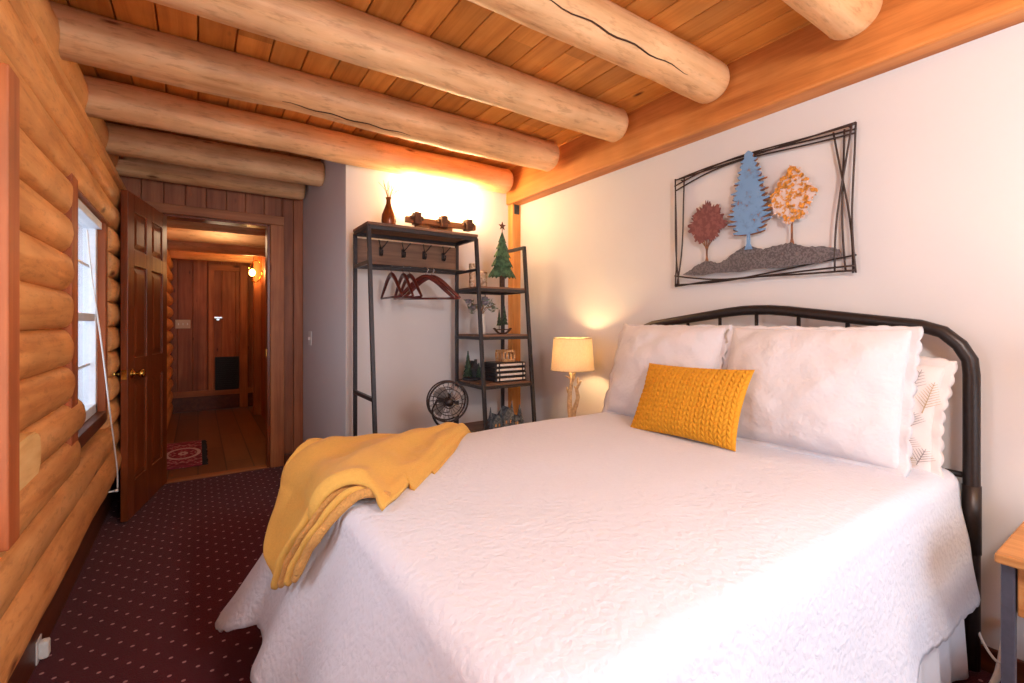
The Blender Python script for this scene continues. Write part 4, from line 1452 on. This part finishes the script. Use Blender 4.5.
for hx in (1.06, 1.225, 1.385, 1.54):
    mb = MB()
    mb.box(hx - 0.012, hx + 0.012, RYB - 0.014, RYB - 0.006, 1.69, 1.75, 0.002)
    mb.tube(spline([(hx, RYB - 0.012, 1.705), (hx, RYB - 0.04, 1.69), (hx, RYB - 0.055, 1.705), (hx, RYB - 0.055, 1.722)], 14), 0.0045, 8)
    for s in (-1, 1):
        mb.tube(spline([(hx, RYB - 0.012, 1.735), (hx + s * 0.01, RYB - 0.04, 1.75), (hx + s * 0.03, RYB - 0.07, 1.785)], 12), 0.0035, 8)
        mb.sphere((hx + s * 0.03, RYB - 0.07, 1.785), 0.006, 8)
    mb.sphere((hx, RYB - 0.055, 1.722), 0.007, 8)
    mb.build('coat_hook', M['bedmetal'], rk)
SH = (1.485, 1.135, 0.785, 0.435)
for z in SH:
    yf_ = yfront(z)
    mb = MB()
    s_ = MB().box(RXM + 0.01, RXR - 0.01, yf_ + 0.005, RYB + 0.01, z - 0.014, z, 0.002).build('shelf', M['rackwood'], rk)
    fr = MB()
    fr.box(RXM, RXR, yf_ - 0.008, yf_ + 0.012, z - 0.036, z - 0.014, 0.002)
    fr.box(RXM, RXR, RYB - 0.01, RYB + 0.01, z - 0.036, z - 0.014, 0.002)
    fr.box(RXM - 0.008, RXM + 0.012, yf_, RYB, z - 0.036, z - 0.014, 0.002)
    fr.box(RXR - 0.012, RXR + 0.008, yf_, RYB, z - 0.036, z - 0.014, 0.002)
    fr.build('shelf_rail', M['metal'], s_)

# hangers
def make_hanger():
    r = thing('coat_hanger', '', 'hanger', (0, 0, 0))
    mb = MB()
    P = spline([(-0.205, 0, -0.20), (-0.15, 0, -0.15), (-0.07, 0, -0.078), (0, 0, -0.048), (0.07, 0, -0.078), (0.15, 0, -0.15), (0.205, 0, -0.20)], 36)
    mb.tube(P, [0.010 + 0.007 * math.sin(PI * i / 36) for i in range(37)], 10, sx=0.7)
    mb.build('shoulder_arm', M['hang'], r)
    MB().tube([(-0.195, 0, -0.202), (0.195, 0, -0.202)], 0.007, 8).build('trouser_bar', M['hang'], r)
    mb = MB()
    a = [(0, 0, -0.05), (0, 0, -0.01), (0, 0, 0.006)]
    for k in range(10):
        t = -0.5 + k * 0.5
        ang = -PI / 2 + (k) / 9 * PI * 1.25
        a.append((0.0 + 0.019 * math.cos(ang) * (1 if k else 0), 0, 0.025 + 0.019 * math.sin(ang)))
    # a round hook over the rod
    a = [(0, 0, -0.05), (0, 0, -0.028), (0.012, 0, -0.018)] + [(0.019 * math.cos(q), 0, 0.002 + 0.017 * math.sin(q)) for q in [-0.5 + i * 0.42 for i in range(9)]]
    mb.tube(a, 0.0022, 8)
    mb.build('hook', M['chrome'], r)
    return r
hg = make_hanger()
hl_ = ['dark cherry coat hanger at the left end of the group on the rod',
       'dark cherry coat hanger second from the left on the rod',
       'dark cherry coat hanger third from the left on the rod',
       'dark cherry coat hanger turned broadside, fourth from the left on the rod',
       'dark cherry coat hanger turned broadside, rightmost on the rod']
for i, (hx, rot) in enumerate(((1.085, 90), (1.17, 87), (1.215, 91), (1.335, -42), (1.38, -37))):
    o = hg if i == 0 else copy_tree(hg)
    o.location = (hx, RYH, RZH + 0.0075 - 0.0145)
    o.rotation_euler = (0, 0, math.radians(rot))
    o['label'] = hl_[i]
    o['group'] = 'coat hangers on the rack'

# vase with twigs on the rack's top
vs = thing('bottle_vase', 'brown bottle vase holding dry twigs on top of the garment rack', 'vase', (1.085, 3.12, ZT + 0.018))
MB().lathe([(0.034, 0), (0.040, 0.01), (0.050, 0.06), (0.047, 0.10), (0.031, 0.145), (0.018, 0.18), (0.016, 0.205), (0.022, 0.222), (0.020, 0.222), (0.013, 0.20)], (1.085, 3.12, ZT + 0.018), 24).build('bottle', M['amber'], vs)
mb = MB()
for i in range(9):
    a = i * 0.75
    sp_ = 0.03 + 0.11 * rnd.random()
    b = Vector((1.085, 3.12, ZT + 0.2))
    mid_ = b + Vector((math.cos(a) * sp_ * 0.35, math.sin(a) * sp_ * 0.3, 0.08))
    e = b + Vector((math.cos(a) * sp_, math.sin(a) * sp_ * 0.6, 0.10 + 0.07 * rnd.random()))
    mb.tube(spline([b, mid_, e], 10), [0.0022 - 0.0001 * k for k in range(11)], 5)
    mb.tube([mid_, mid_ + Vector((rnd.uniform(-0.03, 0.03), 0, 0.05))], 0.0012, 5)
mb.build('twigs', M['twig'], vs)

# three-lamp vanity light on the closet wall
vz = 1.985
vl = thing('vanity_light', 'rustic wooden three-lamp vanity light glowing on the closet wall above the rack', 'wall light', (1.55, YB, vz))
MB().box(1.36, 1.67, YB - 0.03, YB + 0.002, vz - 0.10, vz + 0.03, 0.005).build('backplate', M['rustwood'], vl)
MB().box(1.265, 1.85, YB - 0.085, YB - 0.045, vz - 0.022, vz + 0.022, 0.005).build('crossbar', M['rustwood'], vl)
MB().box(1.48, 1.62, YB - 0.05, YB - 0.028, vz - 0.03, vz + 0.03, 0.003).build('mount', M['rust'], vl)
for lx in (1.345, 1.56, 1.775):
    c = (lx, YB - 0.085, vz)
    mb = MB()
    mb.box(lx - 0.05, lx + 0.05, YB - 0.105, YB - 0.065, vz + 0.0, vz + 0.028, 0.004)
    mb.box(lx - 0.026, lx + 0.026, YB - 0.12, YB - 0.05, vz - 0.035, vz + 0.055, 0.004)
    mb.build('socket_block', M['rust'], vl)
    mb = MB()
    mb.lathe([(0.026, 0.055), (0.044, 0.065), (0.052, 0.10), (0.055, 0.17), (0.060, 0.195)], c, 24, cap=False)
    mb.lathe([(0.026, 0.055), (0.01, 0.053)], c, 24)
    mb.build('glass_shade', M['vglass'], vl, smooth=True)
    point('vanity_lamp_light', (lx, YB - 0.085, vz + 0.30), 4.2, (1.0, 0.79, 0.45), 0.05)

# ------------------------------------------------------------------ shelf ornaments
# tin tree
tt = thing('tin_tree', 'tall green tin Christmas tree with a rusty star on the highest ladder shelf', 'ornament', (1.935, 3.0, SH[0]))
b = Vector((1.935, 3.0, SH[0]))
mb = MB()
mb.box(b.x - 0.04, b.x + 0.04, b.y - 0.04, b.y + 0.04, b.z, b.z + 0.008, 0.002)
mb.box(b.x - 0.02, b.x + 0.02, b.y - 0.008, b.y + 0.008, b.z + 0.008, b.z + 0.10, 0.002)
mb.build('stand', M['rust'], tt)
def tier(c, z0, z1, r0, r1, teeth=18, ecc=0.45, name='tier', mat='tin', par=None, seed=0):
    mb = MB()
    n = teeth * 4
    A = [mb.bm.verts.new((c.x + r1 * math.cos(2 * PI * k / n), c.y + r1 * ecc * math.sin(2 * PI * k / n), z1)) for k in range(n)]
    B, Cc = [], []
    for k in range(n):
        a = 2 * PI * k / n
        ph = (k % 4) / 4
        drop = (0.016 if k % 4 == 0 else (0.0 if k % 4 == 2 else 0.007)) * (r0 / 0.11)
        rr = r0 * (1.06 if k % 4 == 0 else 1.0)
        B.append(mb.bm.verts.new((c.x + rr * math.cos(a), c.y + rr * ecc * math.sin(a), z0 - drop + 0.012)))
    for k in range(n):
        j = (k + 1) % n
        mb.face([A[k], A[j], B[j], B[k]])
    mb.face(A)
    return mb.build(name, M[mat], par, solid=0.003, smooth=False)
zs = [(0.085, 0.19, 0.118, 0.052), (0.165, 0.265, 0.092, 0.038), (0.235, 0.325, 0.072, 0.026), (0.295, 0.38, 0.052, 0.014), (0.345, 0.435, 0.034, 0.003)]
for i, (a, c, r0, r1) in enumerate(zs):
    tier(b, b.z + a, b.z + c, r0, r1, par=tt)
mb = MB()
st = []
for k in range(10):
    r = 0.034 if k % 2 == 0 else 0.014
    a = PI / 2 + k * PI / 5
    st.append((b.x + r * math.cos(a), b.y - 0.004, b.z + 0.478 + r * math.sin(a)))
mb.prism(st, (0, 0.006, 0))
mb.tube([(b.x, b.y, b.z + 0.43), (b.x, b.y, b.z + 0.46)], 0.003, 6)
mb.build('star', M['rust'], tt, smooth=False)
# bark blocks left on the same shelf
for (x, w, h, lab) in ((1.745, 0.05, 0.19, 'taller pale bark candle block on the highest ladder shelf, left of the other'), (1.83, 0.085, 0.13, 'shorter pale bark candle block on the highest ladder shelf, beside the tin tree')):
    r = thing('candle_block', lab, 'candle holder', (x, 3.13, SH[0]), 'bark candle blocks')
    mb = MB()
    for i in range(5):
        pass
    mb.lathe([(w * 0.5, 0), (w * 0.54, 0.01), (w * 0.5, h * 0.5), (w * 0.53, h - 0.005), (w * 0.5, h)], (x, 3.13, SH[0]), 18)
    mb.build('bark', M['bark'], r)
    MB().lathe([(0.012, h - 0.002), (0.012, h + 0.006)], (x, 3.13, SH[0]), 12).build('candle', M['ceramic'], r)
# white vase with blooms
vx, vy = 1.81, 3.1
fv = thing('flower_vase', 'slim white vase of dusty leaves and blooms on the second ladder shelf', 'vase', (vx, vy, SH[1]))
MB().lathe([(0.030, 0), (0.034, 0.01), (0.030, 0.08), (0.026, 0.13), (0.030, 0.155), (0.026, 0.155), (0.022, 0.13)], (vx, vy, SH[1]), 20).build('vase_body', M['ceramic'], fv)
mb = MB(); ml = MB()
for i in range(16):
    a = i * 2.4
    R = 0.03 + 0.10 * math.sqrt(i / 16)
    e = Vector((vx + R * math.cos(a), vy + R * 0.7 * math.sin(a), SH[1] + 0.225 + 0.06 * rnd.random() - 0.25 * R))
    mb.tube(spline([(vx, vy, SH[1] + 0.14), (vx + R * 0.4 * math.cos(a), vy + R * 0.3 * math.sin(a), SH[1] + 0.2), e], 8), 0.002, 5)
    if i % 3 == 0:
        mf = MB()
        mf.sphere(e, 0.020, 10, (1, 1, 0.8))
        for k in range(6):
            mf.sphere(e + Vector((0.016 * math.cos(k), 0.016 * math.sin(k), 0.005 * math.cos(k * 3))), 0.011, 8)
        mf.build('bloom', M['petal'], fv)
    for k in range(4):
        d = Vector((rnd.uniform(-1, 1), rnd.uniform(-1, 1), rnd.uniform(-0.4, 0.9))).normalized()
        s_ = d.orthogonal().normalized() * 0.012
        p = e - Vector((0, 0, 0.012 * k))
        v4 = [ml.bm.verts.new(q) for q in (p, p + d * 0.02 + s_, p + d * 0.045, p + d * 0.02 - s_)]
        ml.face(v4)
mb.build('stems', M['twig'], fv)
ml.build('leaves', M['leaf'], fv, solid=0.001)
# rocker ornament with two small trees
rx, ry = 1.925, 2.98
rk2 = thing('rocker_ornament', 'small tin trees on a curved rocker base on the second ladder shelf', 'ornament', (rx, ry, SH[1]))
mb = MB()
mb.tube(spline([(rx - 0.075, ry, SH[1] + 0.045), (rx - 0.04, ry, SH[1] + 0.012), (rx, ry, SH[1] + 0.006), (rx + 0.04, ry, SH[1] + 0.012), (rx + 0.075, ry, SH[1] + 0.045)], 20), 0.006, 8, sx=3.0, ref=(0, 0, 1))
mb.tube([(rx - 0.055, ry, SH[1] + 0.035), (rx + 0.055, ry, SH[1] + 0.035)], 0.004, 6)
mb.build('rocker', M['rust'], rk2)
for dx, hh, rr in ((0.018, 0.19, 0.030), (-0.03, 0.16, 0.022)):
    bb = Vector((rx + dx, ry, SH[1] + 0.03))
    mb = MB()
    mb.tube([bb, bb + Vector((0, 0, hh * 0.95))], 0.003, 6)
    prof = []
    for k in range(5):
        f = k / 5
        prof += [(rr * (1 - f), hh * (0.22 + 0.78 * f)), (rr * (1 - f) * 0.55, hh * (0.22 + 0.78 * (f + 0.19)))]
    mb.lathe(prof, bb, 14)
    mb.build('tree', M['dkgreen'], rk2)
# third shelf: iron figurine, tray stack, wooden box
fx0, fy0 = 1.738, 3.13
fg = thing('cabin_figurine', 'dark cast figurine of a cabin and pine trees on the third ladder shelf', 'ornament', (fx0, fy0, SH[2]))
mb = MB()
mb.lathe([(0.07, 0), (0.072, 0.012), (0.06, 0.02)], (fx0, fy0, SH[2]), 18)
mb.build('base', M['blackish'], fg)
mb = MB()
mb.box(fx0 - 0.02, fx0 + 0.05, fy0 - 0.03, fy0 + 0.03, SH[2] + 0.015, SH[2] + 0.09, 0.003)
mb.prism([(fx0 - 0.032, fy0 - 0.04, SH[2] + 0.085), (fx0 + 0.015, fy0 - 0.04, SH[2] + 0.145), (fx0 + 0.062, fy0 - 0.04, SH[2] + 0.085)], (0, 0.08, 0))
mb.box(fx0 + 0.03, fx0 + 0.045, fy0 - 0.01, fy0 + 0.01, SH[2] + 0.11, SH[2] + 0.155)
mb.build('cabin', M['blackish'], fg, smooth=False)
for dx, dy, hh, rr in ((-0.035, -0.01, 0.215, 0.042), (0.045, -0.035, 0.12, 0.028), (-0.01, 0.03, 0.18, 0.035)):
    bb = Vector((fx0 + dx, fy0 + dy, SH[2] + 0.012))
    mb = MB()
    prof = []
    for k in range(6):
        f = k / 6
        prof += [(rr * (1 - f), hh * (0.08 + 0.92 * f)), (rr * (1 - f) * 0.6, hh * (0.08 + 0.92 * (f + 0.15)))]
    mb.lathe(prof, bb, 12)
    mb.build('pine_tree', M['dkgreen'], fg)
tlab = ['black tray with a cream band, bottom of the stack on the third ladder shelf', 'black tray with a cream band, second from the bottom of the stack', 'black tray with a cream band, third from the bottom of the stack', 'black tray with a cream band on top of the stack, under the copper candle box']
tr = thing('banded_tray', tlab[0], 'tray', (0, 0, 0), 'stacked black trays')
MB().box(-0.135, 0.135, -0.09, 0.09, 0.0, 0.034, 0.004).build('tray_body', M['blackbox'], tr)
MB().box(-0.098, 0.098, -0.094, -0.088, 0.010, 0.026, 0.002).build('band', M['label'], tr)
for s in (-1, 1):
    MB().box(s * 0.117 - 0.007, s * 0.117 + 0.007, -0.094, -0.088, 0.010, 0.026, 0.002).build('end_tab', M['label'], tr)
for i in range(4):
    o = tr if i == 0 else copy_tree(tr)
    o.location = (1.935 + (0.004 if i % 2 else 0), 2.965 + 0.003 * i, SH[2] + 0.0352 * i)
    o['label'] = tlab[i]
cb = thing('candle_box', 'square copper-toned candle box on top of the black tray stack', 'candle holder', (1.95, 2.98, SH[2] + 0.141))
q = (1.95, 2.98, SH[2] + 0.1415)
mb = MB()
for a in range(4):
    m = Matrix.Translation(Vector(q)) @ Matrix.Rotation(a * PI / 2, 4, 'Z')
    mb.box(-0.055, 0.055, -0.055, -0.048, 0, 0.022, 0.001, m)
    mb.box(-0.055, 0.055, -0.055, -0.048, 0.072, 0.088, 0.001, m)
    for k in range(4):
        xx = -0.05 + k * 0.0333
        mb.box(xx - 0.008, xx + 0.008, -0.055, -0.048, 0.022, 0.072, 0.001, m)
mb.box(q[0] - 0.05, q[0] + 0.05, q[1] - 0.05, q[1] + 0.05, q[2], q[2] + 0.006)
mb.build('lattice', M['copperc'], cb)
MB().lathe([(0.03, 0.006), (0.03, 0.06)], q, 16).build('candle', M['ceramic'], cb)
# lowest shelf: pewter village
vg = thing('village_ornament', 'grey pewter village of houses and pine trees on the lowest ladder shelf', 'ornament', (1.87, 2.9, SH[3]))
vb = Vector((1.87, 2.88, SH[3]))
MB().box(vb.x - 0.15, vb.x + 0.15, vb.y - 0.05, vb.y + 0.05, vb.z, vb.z + 0.012, 0.004).build('base', M['pewter'], vg)
for dx, w, h in ((-0.075, 0.07, 0.07), (0.02, 0.09, 0.10), (0.09, 0.05, 0.065)):
    mb = MB()
    x = vb.x + dx
    mb.box(x - w / 2, x + w / 2, vb.y - 0.035, vb.y + 0.035, vb.z + 0.01, vb.z + h, 0.002)
    mb.prism([(x - w / 2 - 0.01, vb.y - 0.042, vb.z + h), (x, vb.y - 0.042, vb.z + h + w * 0.75), (x + w / 2 + 0.01, vb.y - 0.042, vb.z + h)], (0, 0.084, 0))
    h_ = mb.build('house', M['pewter'], vg, smooth=False)
    for s in (-1, 1):
        MB().box(x + s * w * 0.22 - 0.006, x + s * w * 0.22 + 0.006, vb.y - 0.038, vb.y - 0.034, vb.z + h * 0.5, vb.z + h * 0.5 + 0.02).build('house_window', M['copperc'], h_)
for dx, hh, rr in ((-0.125, 0.17, 0.03), (-0.035, 0.16, 0.03), (0.06, 0.20, 0.035), (0.13, 0.165, 0.038)):
    bb = Vector((vb.x + dx, vb.y - 0.02, vb.z + 0.01))
    mb = MB()
    prof = []
    for k in range(6):
        f = k / 6
        prof += [(rr * (1 - f), hh * (0.08 + 0.92 * f)), (rr * (1 - f) * 0.6, hh * (0.08 + 0.92 * (f + 0.15)))]
    mb.lathe(prof, bb, 12)
    mb.build('pine_tree', M['pewter'], vg)

# ------------------------------------------------------------------ fan
fan = thing('electric_fan', 'black metal cage fan standing in front of the clothes rack', 'fan', (0, 0, 0))
FR = 0.122
cz = 0.735
mb = MB()
def ring(y, r, w=0.0028):
    mb.tube([(r * math.cos(2 * PI * k / 40), y, cz + r * math.sin(2 * PI * k / 40)) for k in range(40)], w, 6, closed=True)
ring(-0.03, FR, 0.006); ring(0.03, FR, 0.005); ring(-0.055, FR * 0.66); ring(-0.06, FR * 0.30); ring(0.05, FR * 0.66)
for k in range(22):
    a = 2 * PI * k / 22
    P = [(r * math.cos(a + tw2), y, cz + r * math.sin(a + tw2)) for r, y, tw2 in ((FR * 0.18, -0.062, 0), (FR * 0.5, -0.059, 0.08), (FR * 0.85, -0.045, 0.16), (FR, -0.03, 0.2))]
    mb.tube(P, 0.0014, 5)
    P = [(r * math.cos(a), y, cz + r * math.sin(a)) for r, y in ((FR, 0.03), (FR * 0.7, 0.05), (FR * 0.3, 0.058))]
    mb.tube(P, 0.0014, 5)
mb.build('cage', M['wire'], fan)
bd = MB()
bd.lathe([(0.001, -0.068), (0.024, -0.066), (0.026, -0.058), (0.001, -0.057)], (0, 0, 0), 20)
bmesh.ops.transform(bd.bm, matrix=Matrix.Translation((0, 0, cz)) @ Matrix.Rotation(-PI / 2, 4, 'X'), verts=bd.bm.verts)
bd.build('badge', M['bedmetal'], fan)
for k in range(4):
    a0 = 2 * PI * k / 4 + 0.5
    mb = MB()
    def bl(u, v):
        r = 0.025 + (FR * 0.86 - 0.025) * u
        wd = 0.30 + 0.62 * math.sin(PI * min(1, 0.15 + u * 0.7))
        a = a0 + (v - 0.5) * wd * 1.15 + 0.25 * u
        return Vector((r * math.cos(a), -0.018 + 0.036 * (v - 0.5), cz + r * math.sin(a)))
    mb.grid(bl, 10, 8)
    mb.build('blade', M['fanblade'], fan, solid=0.0015, smooth=True)
mb = MB()
mb.lathe([(0.022, -0.02), (0.026, 0.0), (0.045, 0.055), (0.045, 0.11), (0.03, 0.14)], (0, 0, 0), 20)
bmesh.ops.transform(mb.bm, matrix=Matrix.Translation((0, 0, cz)) @ Matrix.Rotation(-PI / 2, 4, 'X'), verts=mb.bm.verts)
mb.build('motor', M['bedmetal'], fan)
mb = MB()
for s in (-1, 1):
    mb.tube(spline([(s * 0.052, 0.06, cz), (s * 0.085, 0.05, cz - 0.07), (s * 0.06, 0.04, cz - 0.14), (s * 0.015, 0.04, cz - 0.17)], 14), 0.008, 8)
mb.tube([(0, 0.04, 0.02), (0, 0.04, cz - 0.16)], 0.014, 12)
mb.build('stand', M['bedmetal'], fan)
MB().lathe([(0.13, 0), (0.13, 0.012), (0.05, 0.03), (0.016, 0.04)], (0, 0.04, 0), 28).build('base', M['bedmetal'], fan)
fan.location = (1.285, 2.62, 0)
fan.rotation_euler = (0, 0, math.radians(-14))

# ------------------------------------------------------------------ small fixtures
ls = thing('light_switch', 'white light switch on the closet return wall beside the doorway', 'switch', (0.786, 4.19, 1.09))
m = Matrix.Translation((XC1 + (XC0 - XC1) * (YD - 4.19) / (YD - YB), 4.19, 1.09)) @ Matrix.Rotation(math.atan2(YD - YB, XC1 - XC0) - PI, 4, 'Z')
MB().box(-0.038, 0.038, -0.006, 0.004, -0.058, 0.058, 0.003, Matrix.Translation(m.translation) @ Matrix.Rotation(math.atan2(XC1 - XC0, YD - YB), 4, 'Z').inverted() @ Matrix.Rotation(-PI / 2, 4, 'Z')).build('plate', M['plastic'], ls)
MB().box(-0.006, 0.006, -0.018, -0.004, -0.012, 0.012, 0.002, Matrix.Translation(m.translation) @ Matrix.Rotation(math.atan2(XC1 - XC0, YD - YB), 4, 'Z').inverted() @ Matrix.Rotation(-PI / 2, 4, 'Z')).build('toggle', M['plastic'], ls)

nl = thing('plug_in_light', 'small white plug-in unit low on the baseboard of the log wall', 'plug', (-0.47, 2.36, 0.06))
MB().box(-0.478, -0.473, 2.31, 2.372, 0.004, 0.085, 0.002).build('outlet_plate', M['plastic'], nl)
MB().box(-0.474, -0.446, 2.322, 2.36, 0.012, 0.074, 0.008).build('plug_body', M['plastic'], nl)
cd = MB()
cd.tube(spline([(-0.435, 2.95, 1.66), (-0.425, 2.99, 1.45), (-0.40, 3.09, 1.1), (-0.385, 3.22, 0.75), (-0.375, 3.38, 0.42), (-0.376, 3.42, 0.29)], 50), 0.0036, 8)
tag(cd.build('blind_cord', M['plastic'], wloc=(-0.4, 3.2, 0)), 'thin white cord hanging from the far window down behind the open door', 'cord')
ds = thing('door_stop', 'short white spring door stop between log wall and open door', 'door stop', (-0.47, 3.42, 0.27))
MB().tube([(-0.48, 3.42, 0.27), (-0.385, 3.42, 0.275)], 0.005, 8).build('spring', M['plastic'], ds)
MB().tube([(-0.388, 3.42, 0.275), (-0.373, 3.42, 0.276)], 0.009, 10).build('tip', M['plastic'], ds)
c1 = MB()
c1.tube(spline([(2.285, 0.36, 0.20), (2.26, 0.37, 0.15), (2.19, 0.375, 0.06), (2.09, 0.385, 0.016), (1.95, 0.37, 0.012)], 30), 0.013, 8, sx=0.6)
tag(c1.build('power_cord', M['plastic'], wloc=(2.1, 0.38, 0)), 'thick flat white power cord on the floor between bed and right nightstand', 'cord')
c2 = MB()
c2.tube(spline([(2.265, 0.47, 0.30), (2.23, 0.43, 0.16), (2.20, 0.385, 0.10), (2.17, 0.345, 0.11), (2.14, 0.345, 0.05), (2.10, 0.35, 0.006), (1.98, 0.36, 0.005)], 40), 0.0042, 8)
tag(c2.build('lamp_cord', M['plastic'], wloc=(2.1, 0.4, 0)), 'thin white lamp cord looping down beside the headboard post', 'cord')

# snowy ground outside the windows
struct(MB().box(-9, -0.9, -6, 12, -0.9, -0.8).build('ground_outside', M['snow']))

# ------------------------------------------------------------------ light
def area(name, loc, rot, sx, sy_, power, col):
    l = bpy.data.lights.new(name, 'AREA')
    l.shape = 'RECTANGLE'
    l.size, l.size_y = sx, sy_
    l.energy = power
    l.color = col
    o = bpy.data.objects.new(name, l)
    COL.objects.link(o)
    o.location = loc
    o.rotation_euler = rot
    return o
area('daylight_rear_window', ((RW[0] + RW[1]) / 2, YR - 0.14, (RW[2] + RW[3]) / 2), (PI / 2, 0, 0), RW[1] - RW[0], RW[3] - RW[2], 29, (0.80, 0.91, 1.0))
area('daylight_near_window', (-0.655, (W1[0] + W1[1]) / 2, 1.25), (0, -PI / 2, 0), 1.0, 0.75, 8, (0.92, 0.96, 1.0))
area('daylight_far_window', (-0.655, (W2[0] + W2[1]) / 2, 1.25), (0, -PI / 2, 0), 1.0, 0.75, 2.4, (0.80, 0.90, 1.0))

# added fill lamps, both out of view: one brightens the bedroom, one the hall
def flush(loc, power, col, lab, drop=0.0):
    r = thing('fill_lamp', lab, 'lamp', loc)
    MB().lathe([(0.15, 0), (0.15, -0.02), (0.14, -0.03)], loc, 32).build('canopy', M['brass'], r)
    if drop:
        MB().tube([loc, (loc[0], loc[1], loc[2] - drop)], 0.01, 10).build('stem', M['brass'], r)
        loc = (loc[0], loc[1], loc[2] - drop)
    MB().lathe([(0.14, -0.03), (0.13, -0.06), (0.09, -0.09), (0.02, -0.10)], loc, 32).build('glass_bowl', M['bowl'], r)
    point('fill_lamp_light', (loc[0], loc[1], loc[2] - 0.22), power, col, 0.14)
flush((0.9, -0.45, ZC), 56, (0.97, 0.95, 0.95), 'added fill lamp with a frosted bowl hanging unseen behind the camera', 0.30)
flush((0.2, 5.32, 2.25), 2.6, (1.0, 0.72, 0.45), 'added fill lamp hidden between the hallway beams above the rug')
w = bpy.data.worlds.new('sky')
SC.world = w
w.use_nodes = True
bg = w.node_tree.nodes['Background']
bg.inputs[0].default_value = (0.80, 0.88, 1.0, 1)
bg.inputs[1].default_value = 1.0

SC.view_settings.view_transform = 'Standard'
SC.view_settings.look = 'None'
SC.view_settings.exposure = 0.47
SC.view_settings.gamma = 1.0
SC.view_settings.use_curve_mapping = False
SC.cycles.max_bounces = 8
SC.cycles.diffuse_bounces = 5
SC.cycles.sample_clamp_indirect = 6.0
